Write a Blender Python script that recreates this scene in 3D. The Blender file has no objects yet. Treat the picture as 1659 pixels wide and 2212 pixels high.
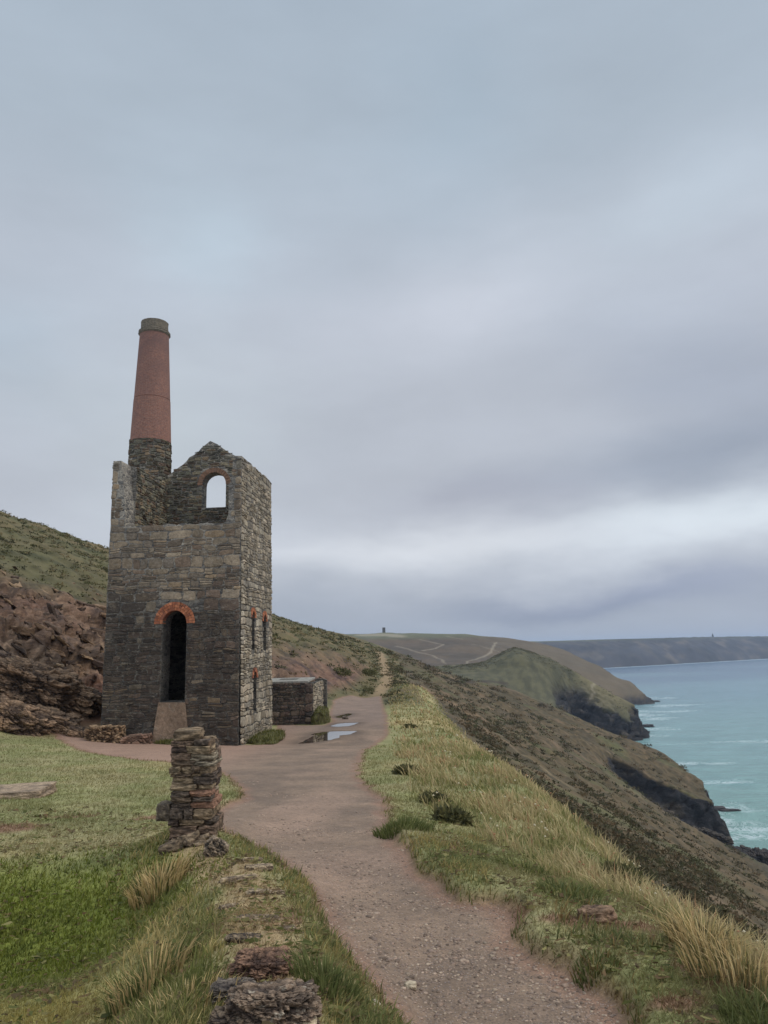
import bpy, bmesh, math, random
import numpy as np
from mathutils import Matrix, Vector

# ------------------------------------------------------------------ camera
SC = bpy.context.scene
COL = SC.collection
PITCH, ROLL, FPX, CX, CY = math.radians(10.57), math.radians(1.4), 1597.6, 829.5, 1106.0
F = np.array([0, math.cos(PITCH), math.sin(PITCH)])
R0 = np.array([1., 0, 0]); U0 = np.array([0, -math.sin(PITCH), math.cos(PITCH)])
RV = R0*math.cos(ROLL) - U0*math.sin(ROLL)
UV = U0*math.cos(ROLL) + R0*math.sin(ROLL)
cd = bpy.data.cameras.new('camera'); cam = bpy.data.objects.new('camera', cd); COL.objects.link(cam)
cam.matrix_world = Matrix(((RV[0], UV[0], -F[0], 0), (RV[1], UV[1], -F[1], 0), (RV[2], UV[2], -F[2], 0), (0, 0, 0, 1)))
cd.sensor_fit = 'VERTICAL'; cd.sensor_height = 24; cd.lens = 24*FPX/2212.0
cd.clip_start = 0.05; cd.clip_end = 20000
SC.camera = cam

# ------------------------------------------------------------------ light
SUN_EL, SUN_AZ = math.radians(48), math.radians(95)      # azimuth measured from +y towards +x
w = bpy.data.worlds.new('World'); SC.world = w; w.use_nodes = True
nt = w.node_tree; N = nt.nodes; L = nt.links; N.clear()
def nd(t, **k):
    n = N.new(t)
    for a, b in k.items(): setattr(n, a, b)
    return n
def mth(op, a, b=None, c=None, clamp=False):
    n = nd('ShaderNodeMath', operation=op, use_clamp=clamp)
    for i, v in enumerate((a, b, c)):
        if v is None: continue
        if isinstance(v, (int, float)): n.inputs[i].default_value = v
        else: L.new(v, n.inputs[i])
    return n.outputs[0]
def s2l(c):
    return tuple(((v/255)/12.92 if v/255 <= .04045 else ((v/255+.055)/1.055)**2.4) for v in c)
out = nd('ShaderNodeOutputWorld'); 
tc = nd('ShaderNodeTexCoord'); sep = nd('ShaderNodeSeparateXYZ'); L.new(tc.outputs['Generated'], sep.inputs[0])
dx, dy, dz = sep.outputs
az = mth('ARCTAN2', dx, dy)
el = mth('ARCSINE', dz)
# warp so that cloud edges are ragged
mp = nd('ShaderNodeMapping'); mp.inputs['Scale'].default_value = (1.2, 1.2, 3.2); L.new(tc.outputs['Generated'], mp.inputs[0])
nz = nd('ShaderNodeTexNoise'); nz.inputs['Scale'].default_value = 2.3; nz.inputs['Detail'].default_value = 8; nz.inputs['Roughness'].default_value = .56
L.new(mp.outputs[0], nz.inputs['Vector'])
sepn = nd('ShaderNodeSeparateColor'); L.new(nz.outputs['Color'], sepn.inputs[0])
azw = mth('ADD', az, mth('MULTIPLY', mth('SUBTRACT', sepn.outputs[0], .5), .34))
elw = mth('ADD', el, mth('MULTIPLY', mth('SUBTRACT', sepn.outputs[1], .5), .13))
ramp = nd('ShaderNodeValToRGB')
L.new(mth('DIVIDE', mth('MAXIMUM', elw, 0), math.radians(60)), ramp.inputs[0])
cr = ramp.color_ramp
stops = [(0.0, (158, 168, 184)), (0.05, (166, 174, 188)), (0.12, (190, 196, 207)), (0.22, (180, 186, 197)), (0.42, (184, 192, 205)), (0.62, (172, 185, 199)), (0.80, (164, 178, 193)), (1.0, (166, 180, 194))]
cr.elements[0].position = 0; cr.elements[1].position = 1
for i, (p, c) in enumerate(stops):
    e = cr.elements[0] if i == 0 else (cr.elements[-1] if i == len(stops)-1 else cr.elements.new(p))
    e.color = (*s2l(c), 1)
def azel(px, py):
    d = F + RV*(px-CX)/FPX + UV*(CY-py)/FPX; d = d/np.linalg.norm(d)
    return math.atan2(d[0], d[1]), math.asin(d[2])
cur = ramp.outputs[0]
def cloud(p1, p2, width, delta, soft=1.0):
    """an elongated bright or dark bank of cloud between two directions of the sky"""
    global cur
    (a1, e1), (a2, e2) = azel(*p1), azel(*p2)
    ca, ce = (a1+a2)/2, (e1+e2)/2; ln = math.hypot(a2-a1, e2-e1)/2+1e-6; th = math.atan2(e2-e1, a2-a1); wd = width/FPX
    A = mth('SUBTRACT', azw, ca); E_ = mth('SUBTRACT', elw, ce)
    u = mth('DIVIDE', mth('ADD', mth('MULTIPLY', A, math.cos(th)), mth('MULTIPLY', E_, math.sin(th))), ln)
    v = mth('DIVIDE', mth('SUBTRACT', mth('MULTIPLY', E_, math.cos(th)), mth('MULTIPLY', A, math.sin(th))), wd)
    q = mth('ADD', mth('MULTIPLY', u, u), mth('MULTIPLY', v, v))
    g = mth('EXPONENT', mth('MULTIPLY', q, -1))
    m = nd('ShaderNodeVectorMath', operation='SCALE'); m.inputs[0].default_value = delta; L.new(g, m.inputs['Scale'])
    a = nd('ShaderNodeVectorMath', operation='ADD'); L.new(cur, a.inputs[0]); L.new(m.outputs[0], a.inputs[1]); cur = a.outputs[0]
cloud((700, 760), (1250, 520), 120, (.065, .06, .062))       # lavender glow in the middle
cloud((1250, 560), (1750, 330), 110, (.05, .065, .07))
cloud((250, 560), (520, 500), 130, (.03, .06, .07))
cloud((150, 980), (600, 900), 180, (.05, .07, .06))
cloud((1150, 1060), (1900, 900), 80, (-.12, -.11, -.095))   # slate bank to the right
cloud((1300, 800), (1900, 760), 120, (-.06, -.055, -.04))
cloud((850, 1110), (1250, 1080), 60, (-.06, -.07, -.065))
cloud((560, 1215), (1250, 1185), 44, (.15, .15, .14))        # pale gap above the sea
cloud((1250, 1170), (1900, 1070), 58, (.17, .20, .20))
cloud((1100, 1290), (1950, 1262), 28, (-.07, -.07, -.045))
cloud((900, 1300), (1500, 1300), 24, (-.07, -.07, -.06))
cloud((0, 600), (0, 900), 180, (-.02, .01, .02))
cloud((800, 250), (1100, 200), 160, (-.02, -.01, -.005))
# broad soft mottling
nz2 = nd('ShaderNodeTexNoise'); nz2.inputs['Scale'].default_value = 4.2; nz2.inputs['Detail'].default_value = 9; nz2.inputs['Roughness'].default_value = .56
mp2 = nd('ShaderNodeMapping'); mp2.inputs['Scale'].default_value = (.8, .8, 2.2); mp2.inputs['Rotation'].default_value = (0, math.radians(24), 0)
L.new(tc.outputs['Generated'], mp2.inputs[0]); L.new(mp2.outputs[0], nz2.inputs['Vector'])
mot = mth('ADD', mth('MULTIPLY', mth('SUBTRACT', nz2.outputs[0], .5), .30), 1.0)
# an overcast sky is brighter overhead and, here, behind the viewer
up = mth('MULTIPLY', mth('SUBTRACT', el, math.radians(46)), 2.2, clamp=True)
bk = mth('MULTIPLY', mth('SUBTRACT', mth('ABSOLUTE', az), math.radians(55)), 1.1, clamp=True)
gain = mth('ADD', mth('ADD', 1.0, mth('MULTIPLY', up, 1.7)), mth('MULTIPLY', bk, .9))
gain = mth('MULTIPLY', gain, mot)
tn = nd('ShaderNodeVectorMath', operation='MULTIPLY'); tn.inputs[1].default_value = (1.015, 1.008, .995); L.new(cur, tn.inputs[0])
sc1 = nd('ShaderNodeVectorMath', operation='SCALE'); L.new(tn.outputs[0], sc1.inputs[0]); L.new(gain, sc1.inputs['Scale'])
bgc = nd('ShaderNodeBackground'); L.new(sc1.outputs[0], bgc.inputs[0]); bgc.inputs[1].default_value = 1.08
sky = nd('ShaderNodeTexSky', sky_type='NISHITA', sun_disc=False, sun_elevation=SUN_EL, sun_rotation=SUN_AZ)
bgs = nd('ShaderNodeBackground'); L.new(sky.outputs[0], bgs.inputs[0]); bgs.inputs[1].default_value = .05
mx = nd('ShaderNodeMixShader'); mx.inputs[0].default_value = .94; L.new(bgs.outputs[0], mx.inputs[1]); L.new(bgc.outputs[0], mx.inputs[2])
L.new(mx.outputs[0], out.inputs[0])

sl = bpy.data.lights.new('sun', 'SUN'); sl.energy = 1.5; sl.angle = math.radians(18); sl.color = (1, .96, .9)
so = bpy.data.objects.new('sun', sl); COL.objects.link(so)
sd = Vector((math.sin(SUN_AZ)*math.cos(SUN_EL), math.cos(SUN_AZ)*math.cos(SUN_EL), math.sin(SUN_EL)))
so.rotation_euler = (-sd).to_track_quat('-Z', 'Y').to_euler(); so.location = sd*50
SC.view_settings.view_transform = 'Standard'; SC.view_settings.look = 'None'
SC.view_settings.exposure = 0; SC.view_settings.gamma = 1
SC.render.engine = 'CYCLES'
SC.cycles.max_bounces = 5; SC.cycles.diffuse_bounces = 3; SC.cycles.volume_bounces = 0
SC.cycles.use_denoising = True

# ------------------------------------------------------------------ noise in numpy
_r = np.random.RandomState(7)
_perm = _r.permutation(256).astype(np.int64); _perm = np.concatenate([_perm, _perm, _perm])
_g3 = _r.normal(size=(256, 3)); _g3 /= np.linalg.norm(_g3, axis=1)[:, None]
def pn(x, y, z=0.0):
    x, y, z = np.broadcast_arrays(np.asarray(x, float), np.asarray(y, float), np.asarray(z, float))
    xi, yi, zi = np.floor(x).astype(np.int64), np.floor(y).astype(np.int64), np.floor(z).astype(np.int64)
    xf, yf, zf = x-xi, y-yi, z-zi
    u, v, q = [t*t*t*(t*(t*6-15)+10) for t in (xf, yf, zf)]
    def c(i, j, k):
        h = _perm[_perm[_perm[(xi+i) & 255]+((yi+j) & 255)]+((zi+k) & 255)]
        g = _g3[h]
        return g[..., 0]*(xf-i)+g[..., 1]*(yf-j)+g[..., 2]*(zf-k)
    a = c(0, 0, 0)*(1-u)+c(1, 0, 0)*u; b = c(0, 1, 0)*(1-u)+c(1, 1, 0)*u
    d = c(0, 0, 1)*(1-u)+c(1, 0, 1)*u; e = c(0, 1, 1)*(1-u)+c(1, 1, 1)*u
    return ((a*(1-v)+b*v)*(1-q)+(d*(1-v)+e*v)*q)*1.6
def fbm(x, y, z=0.0, o=4, g=.5, ridged=False):
    s = 0; a = 1.0; t = 0
    for i in range(o):
        n = pn(np.asarray(x)*2**i+17*i, np.asarray(y)*2**i-9*i, np.asarray(z)*2**i+5*i)
        if ridged: n = 1-2*np.abs(n)
        s = s+a*n; t += a; a *= g
    return s/t
def worley(x, y, z, seed=0):
    """nearest-cell random value and distance to the border between cells"""
    x, y, z = [np.asarray(v, float) for v in (x, y, z)]; xi, yi, zi = np.floor(x).astype(np.int64), np.floor(y).astype(np.int64), np.floor(z).astype(np.int64)
    f1 = np.full(x.shape, 9.); f2 = np.full(x.shape, 9.); cv = np.zeros(x.shape)
    for i in (-1, 0, 1):
        for j in (-1, 0, 1):
            for k in (-1, 0, 1):
                h = _perm[_perm[_perm[(xi+i+seed) & 255]+((yi+j) & 255)]+((zi+k) & 255)]; h2 = _perm[h+7]; h3 = _perm[h+91]
                d = np.sqrt((xi+i+h/255.-x)**2+(yi+j+h2/255.-y)**2+(zi+k+h3/255.-z)**2); c = d < f1
                f2 = np.where(c, f1, np.minimum(f2, d)); cv = np.where(c, _perm[h+33]/255., cv); f1 = np.where(c, d, f1)
    return cv, f2-f1
def ss(a, b, x):
    t = np.clip((x-a)/(b-a), 0, 1); return t*t*(3-2*t)

# ------------------------------------------------------------------ helpers
def mesh_obj(name, V, faces, mat=None, parent=None, col=None, smooth=True, attrs=None, uv=None):
    me = bpy.data.meshes.new(name)
    V = np.asarray(V, np.float32)
    if isinstance(faces, np.ndarray):
        n, k = faces.shape
        me.vertices.add(len(V)); me.vertices.foreach_set('co', V.ravel())
        me.loops.add(n*k); me.loops.foreach_set('vertex_index', faces.ravel().astype(np.int32))
        me.polygons.add(n); me.polygons.foreach_set('loop_start', np.arange(0, n*k, k, dtype=np.int32))
        try: me.polygons.foreach_set('loop_total', np.full(n, k, np.int32))
        except Exception: pass
    else:
        me.from_pydata([tuple(map(float, v)) for v in V], [], [tuple(int(i) for i in f_) for f_ in faces])
    me.update(calc_edges=True); me.validate()
    if smooth: me.polygons.foreach_set('use_smooth', np.ones(len(me.polygons), bool))
    if col is not None:
        a = me.color_attributes.new('Col', 'FLOAT_COLOR', 'POINT')
        col = np.array(np.broadcast_to(np.asarray(col, float), (len(V), 3)))
        if name != 'sea':
            ge = np.maximum(0, col[:, 1]-np.maximum(col[:, 0], col[:, 2]))
            col[:, 1] -= .45*ge; col[:, 0] += .25*ge; col = col*np.array([1.06, 1.0, .93])
        c = np.ones((len(V), 4), np.float32); c[:, :3] = col; a.data.foreach_set('color', c.ravel())
    for k_, v_ in (attrs or {}).items():
        a = me.attributes.new(k_, 'FLOAT', 'POINT'); a.data.foreach_set('value', np.asarray(v_, np.float32))
    if mat: me.materials.append(mat)
    o = bpy.data.objects.new(name, me); COL.objects.link(o)
    if parent: o.parent = parent
    return o
def tag(o, label=None, cat=None, group=None, kind=None):
    if label: o['label'] = label
    if cat: o['category'] = cat
    if group: o['group'] = group
    if kind: o['kind'] = kind
    return o
def empty(name, loc=(0, 0, 0)):
    o = bpy.data.objects.new(name, None); o.location = loc; COL.objects.link(o); o.empty_display_size = .2
    return o
class MB:
    """collects pieces of geometry that become ONE mesh"""
    def __init__(s): s.V = []; s.F = []; s.C = []; s.n = 0
    def add(s, V, Fc, c):
        V = np.asarray(V, float); s.V.append(V); s.F += [tuple(i+s.n for i in f_) for f_ in Fc]
        c = np.asarray(c, float); s.C.append(np.tile(c, (len(V), 1)) if c.ndim == 1 else c); s.n += len(V)
    def build(s, name, mat, parent=None, smooth=False, off=(0, 0, 0)):
        return mesh_obj(name, np.concatenate(s.V)-np.array(off), s.F, mat, parent, np.concatenate(s.C), smooth)
def lin(c): return np.array(s2l(c))

class Mat:
    def __init__(s, name, rough=.9):
        s.m = bpy.data.materials.new(name); s.m.use_nodes = True; s.t = s.m.node_tree; s.b = s.t.nodes['Principled BSDF']
        s.b.inputs['Roughness'].default_value = rough; s.b.inputs['Specular IOR Level'].default_value = .25
        s.pos = s.node('ShaderNodeTexCoord').outputs['Object']
    def node(s, t, **k):
        n = s.t.nodes.new(t)
        for a, b in k.items(): setattr(n, a, b)
        return n
    def link(s, a, b): s.t.links.new(a, b)
    def math(s, op, a, b=None, c=None, clamp=False):
        n = s.node('ShaderNodeMath', operation=op, use_clamp=clamp)
        for i, v in enumerate((a, b, c)):
            if v is None: continue
            if isinstance(v, (int, float)): n.inputs[i].default_value = v
            else: s.link(v, n.inputs[i])
        return n.outputs[0]
    def noise(s, scale, detail=4, rough=.55, vec=None, stretch=None, dist=0):
        n = s.node('ShaderNodeTexNoise'); n.inputs['Scale'].default_value = scale; n.inputs['Detail'].default_value = detail
        n.inputs['Roughness'].default_value = rough; n.inputs['Distortion'].default_value = dist
        v = vec or s.pos
        if stretch:
            m = s.node('ShaderNodeMapping'); m.inputs['Scale'].default_value = stretch; s.link(v, m.inputs[0]); v = m.outputs[0]
        s.link(v, n.inputs['Vector']); return n
    def voro(s, scale, feature='F1', vec=None, stretch=None, rnd=1):
        n = s.node('ShaderNodeTexVoronoi', feature=feature); n.inputs['Scale'].default_value = scale; n.inputs['Randomness'].default_value = rnd
        v = vec or s.pos
        if stretch:
            m = s.node('ShaderNodeMapping'); m.inputs['Scale'].default_value = stretch; s.link(v, m.inputs[0]); v = m.outputs[0]
        s.link(v, n.inputs['Vector']); return n
    def mapr(s, v, a, b, c, d):
        n = s.node('ShaderNodeMapRange'); s.link(v, n.inputs[0])
        for i, x in enumerate((a, b, c, d)): n.inputs[i+1].default_value = x
        return n.outputs[0]
    def attr(s, name): return s.node('ShaderNodeAttribute', attribute_name=name)
    def scale(s, c, f):
        n = s.node('ShaderNodeVectorMath', operation='SCALE')
        if isinstance(c, (tuple, list)): n.inputs[0].default_value = c[:3]
        else: s.link(c, n.inputs[0])
        if isinstance(f, (int, float)): n.inputs['Scale'].default_value = f
        else: s.link(f, n.inputs['Scale'])
        return n.outputs[0]
    def mix(s, f, a, b):
        n = s.node('ShaderNodeMix', data_type='RGBA')
        if isinstance(f, (int, float)): n.inputs[0].default_value = f
        else: s.link(f, n.inputs[0])
        for i, v in ((6, a), (7, b)):
            if isinstance(v, (tuple, list)): n.inputs[i].default_value = (*v[:3], 1)
            else: s.link(v, n.inputs[i])
        return n.outputs[2]
    def bump(s, h, strength=.5, dist=.05):
        n = s.node('ShaderNodeBump'); n.inputs['Strength'].default_value = strength; n.inputs['Distance'].default_value = dist
        s.link(h, n.inputs['Height']); s.link(n.outputs[0], s.b.inputs['Normal'])
    def base(s, c): s.link(c, s.b.inputs['Base Color'])

# terrain: colour of the ground itself in 'Col', finer mottling in nodes
def terrain_mat():
    M = Mat('turf_and_earth', .95)
    col = M.attr('Col').outputs['Color']; pathw = M.attr('path').outputs['Fac']; rock = M.attr('rock').outputs['Fac']
    n1 = M.noise(55, 5, .65); n2 = M.noise(9, 5, .6); n3 = M.noise(.9, 6, .65)
    f = M.math('MULTIPLY', M.mapr(n1.outputs[0], .3, .7, .72, 1.28), M.mapr(n2.outputs[0], .3, .7, .82, 1.18))
    f = M.math('MULTIPLY', f, M.mapr(n3.outputs[0], .3, .7, .86, 1.14))
    c = M.scale(col, f)
    # gravel specks on the path
    vo = M.voro(75); vs = M.node('ShaderNodeSeparateColor'); M.link(vo.outputs['Color'], vs.inputs[0])
    sp = M.math('MULTIPLY', M.mapr(vs.outputs[0], .8, .97, 0, 1), M.mapr(vo.outputs['Distance'], .25, .5, 1, 0), clamp=True)
    sp = M.math('MULTIPLY', sp, pathw)
    dk = M.math('MULTIPLY', M.mapr(vs.outputs[1], .75, .95, 0, .5), pathw)
    c = M.mix(dk, c, (.07, .055, .055))
    c = M.mix(M.math('MULTIPLY', sp, .55), c, (.42, .36, .33))
    # strata and cracks on rock
    st = M.noise(1.1, 8, .7, stretch=(1, 1, 3.2), dist=.6)
    cr = M.mapr(st.outputs[0], .35, .62, .45, 1.45)
    st2 = M.noise(.16, 9, .72, stretch=(1, 1, 2.4), dist=.8); cr = M.math('MULTIPLY', cr, M.mapr(st2.outputs[0], .36, .62, .5, 1.5))
    c = M.mix(rock, c, M.scale(c, cr))
    M.base(c)
    h = M.math('ADD', M.math('MULTIPLY', n1.outputs[0], .25), M.math('ADD', n2.outputs[0], M.math('MULTIPLY', M.math('MULTIPLY', st.outputs[0], rock), 8)))
    syz = M.node('ShaderNodeSeparateXYZ'); M.link(M.pos, syz.inputs[0]); b1 = M.node('ShaderNodeBump'); b1.inputs['Strength'].default_value = .9; b1.inputs['Distance'].default_value = 2.0
    M.link(M.math('MULTIPLY', M.math('MULTIPLY', st2.outputs[0], rock), M.mapr(syz.outputs[1], 90, 200, 0, 1)), b1.inputs['Height'])
    M.bump(h, .55, .045); bn = [n_ for n_ in M.t.nodes if n_.type == 'BUMP' and n_ != b1][0]; M.link(b1.outputs[0], bn.inputs['Normal'])
    return M.m
M_TERR = terrain_mat()

def col_mat(name, amp=.3, sc=8, rough=.9, bump=.4, bdist=.03, strata=None):
    M = Mat(name, rough); col = M.attr('Col').outputs['Color']
    n1 = M.noise(sc, 6, .65, stretch=strata); n2 = M.noise(sc*4.5, 4, .6)
    f = M.math('MULTIPLY', M.mapr(n1.outputs[0], .3, .7, 1-amp, 1+amp), M.mapr(n2.outputs[0], .3, .7, 1-amp*.6, 1+amp*.6))
    M.base(M.scale(col, f)); M.bump(M.math('ADD', n1.outputs[0], M.math('MULTIPLY', n2.outputs[0], .4)), bump, bdist)
    return M.m
M_STONE = col_mat('weathered_stone', .38, 6, bump=.6, bdist=.05)
def masonry_mat():
    M = Mat('stained_masonry', .93); col = M.attr('Col').outputs['Color']
    n1 = M.noise(6, 6, .65); n2 = M.noise(27, 4, .6); st = M.noise(.55, 7, .68, stretch=(1, 1, .6)); oc = M.noise(1.3, 6, .7); lm = M.noise(3.4, 8, .72, stretch=(1, 1, 1.7), dist=.5)
    f = M.math('MULTIPLY', M.mapr(n1.outputs[0], .3, .7, .66, 1.34), M.mapr(n2.outputs[0], .3, .7, .78, 1.22)); f = M.math('MULTIPLY', f, M.mapr(st.outputs[0], .32, .68, .62, 1.32))
    c = M.scale(col, f); c = M.mix(M.mapr(oc.outputs[0], .52, .70, 0, .55), c, M.scale((.20, .145, .09), f)); c = M.mix(M.mapr(lm.outputs[0], .56, .68, 0, .6), c, (.30, .26, .205))
    M.base(c); M.bump(M.math('ADD', n1.outputs[0], M.math('ADD', M.math('MULTIPLY', n2.outputs[0], .5), lm.outputs[0])), .9, .06); return M.m
M_MASON = masonry_mat()
M_ROCK = col_mat('rough_rock', .5, 7, bump=.9, bdist=.06, strata=(1, 1, 2.6))
def leaf_mat(name, amp, sc, tr):
    m = col_mat(name, amp, sc, .8, 0); t = m.node_tree; b = t.nodes['Principled BSDF']; o = t.nodes['Material Output']
    src = b.inputs['Base Color'].links[0].from_socket; tl = t.nodes.new('ShaderNodeBsdfTranslucent'); t.links.new(src, tl.inputs[0]); mx_ = t.nodes.new('ShaderNodeMixShader'); mx_.inputs[0].default_value = tr
    t.links.new(b.outputs[0], mx_.inputs[1]); t.links.new(tl.outputs[0], mx_.inputs[2]); t.links.new(mx_.outputs[0], o.inputs['Surface'])
    for l in list(b.inputs['Normal'].links): t.links.remove(l)
    return m
M_BLADE = leaf_mat('grass_blade', .15, 5, .4); M_SCRUB = leaf_mat('scrub_leaf', .25, 3, .35)

def rubble_base():
    """mortar and small stones showing between the larger ones"""
    M = Mat('rubble_core', .95)
    v = M.voro(3.2, stretch=(1, 1, 2.3)); e = M.voro(3.2, 'DISTANCE_TO_EDGE', stretch=(1, 1, 2.3))
    vs = M.node('ShaderNodeSeparateColor'); M.link(v.outputs['Color'], vs.inputs[0])
    n = M.noise(14, 5, .6)
    st = M.mix(vs.outputs[0], (.075, .07, .066), (.25, .22, .18))
    sp = M.node('ShaderNodeSeparateXYZ'); M.link(M.pos, sp.inputs[0]); nb = M.noise(.8, 4, .6)
    mort = M.mix(M.mapr(nb.outputs[0], .40, .56, 0, 1), (.10, .085, .07), (.36, .31, .24))
    c = M.mix(M.mapr(e.outputs['Distance'], .02, .09, 1, 0), st, mort)
    M.base(M.scale(c, M.math('MULTIPLY', M.mapr(n.outputs[0], .3, .7, .65, 1.35), M.mapr(sp.outputs[2], 5, 9, .45, 1.0))))  # core colour darkened low down, painting shade into the door reveal
    M.bump(M.math('ADD', M.mapr(e.outputs['Distance'], 0, .15, 0, 1), n.outputs[0]), .6, .04)
    return M.m
M_CORE = rubble_base()

def brick_mat():
    M = Mat('red_brick', .9)
    uv = M.node('ShaderNodeUVMap').outputs[0]
    b = M.node('ShaderNodeTexBrick'); M.link(uv, b.inputs['Vector']); b.inputs['Scale'].default_value = 1
    b.inputs['Color1'].default_value = (.235, .098, .062, 1); b.inputs['Color2'].default_value = (.165, .076, .054, 1); b.inputs['Mortar'].default_value = (.19, .125, .10, 1)
    b.inputs['Mortar Size'].default_value = .012; b.inputs['Brick Width'].default_value = .23; b.inputs['Row Height'].default_value = .078; b.inputs['Bias'].default_value = -.1
    n = M.noise(1.1, 6, .65); n2 = M.noise(12, 4, .6)
    c = M.scale(b.outputs[0], M.mapr(n2.outputs[0], .3, .7, .7, 1.3))
    sep = M.node('ShaderNodeSeparateXYZ'); M.link(M.pos, sep.inputs[0])
    sootn = M.math('MULTIPLY', M.mapr(n.outputs[0], .35, .65, .2, .9), M.mapr(sep.outputs[2], 16.2, 22.5, .1, 1.0))
    c = M.mix(sootn, c, (.115, .068, .06))
    M.base(c); M.bump(b.outputs['Fac'], -.3, .01)
    return M.m
M_BRICK = brick_mat()

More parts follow.
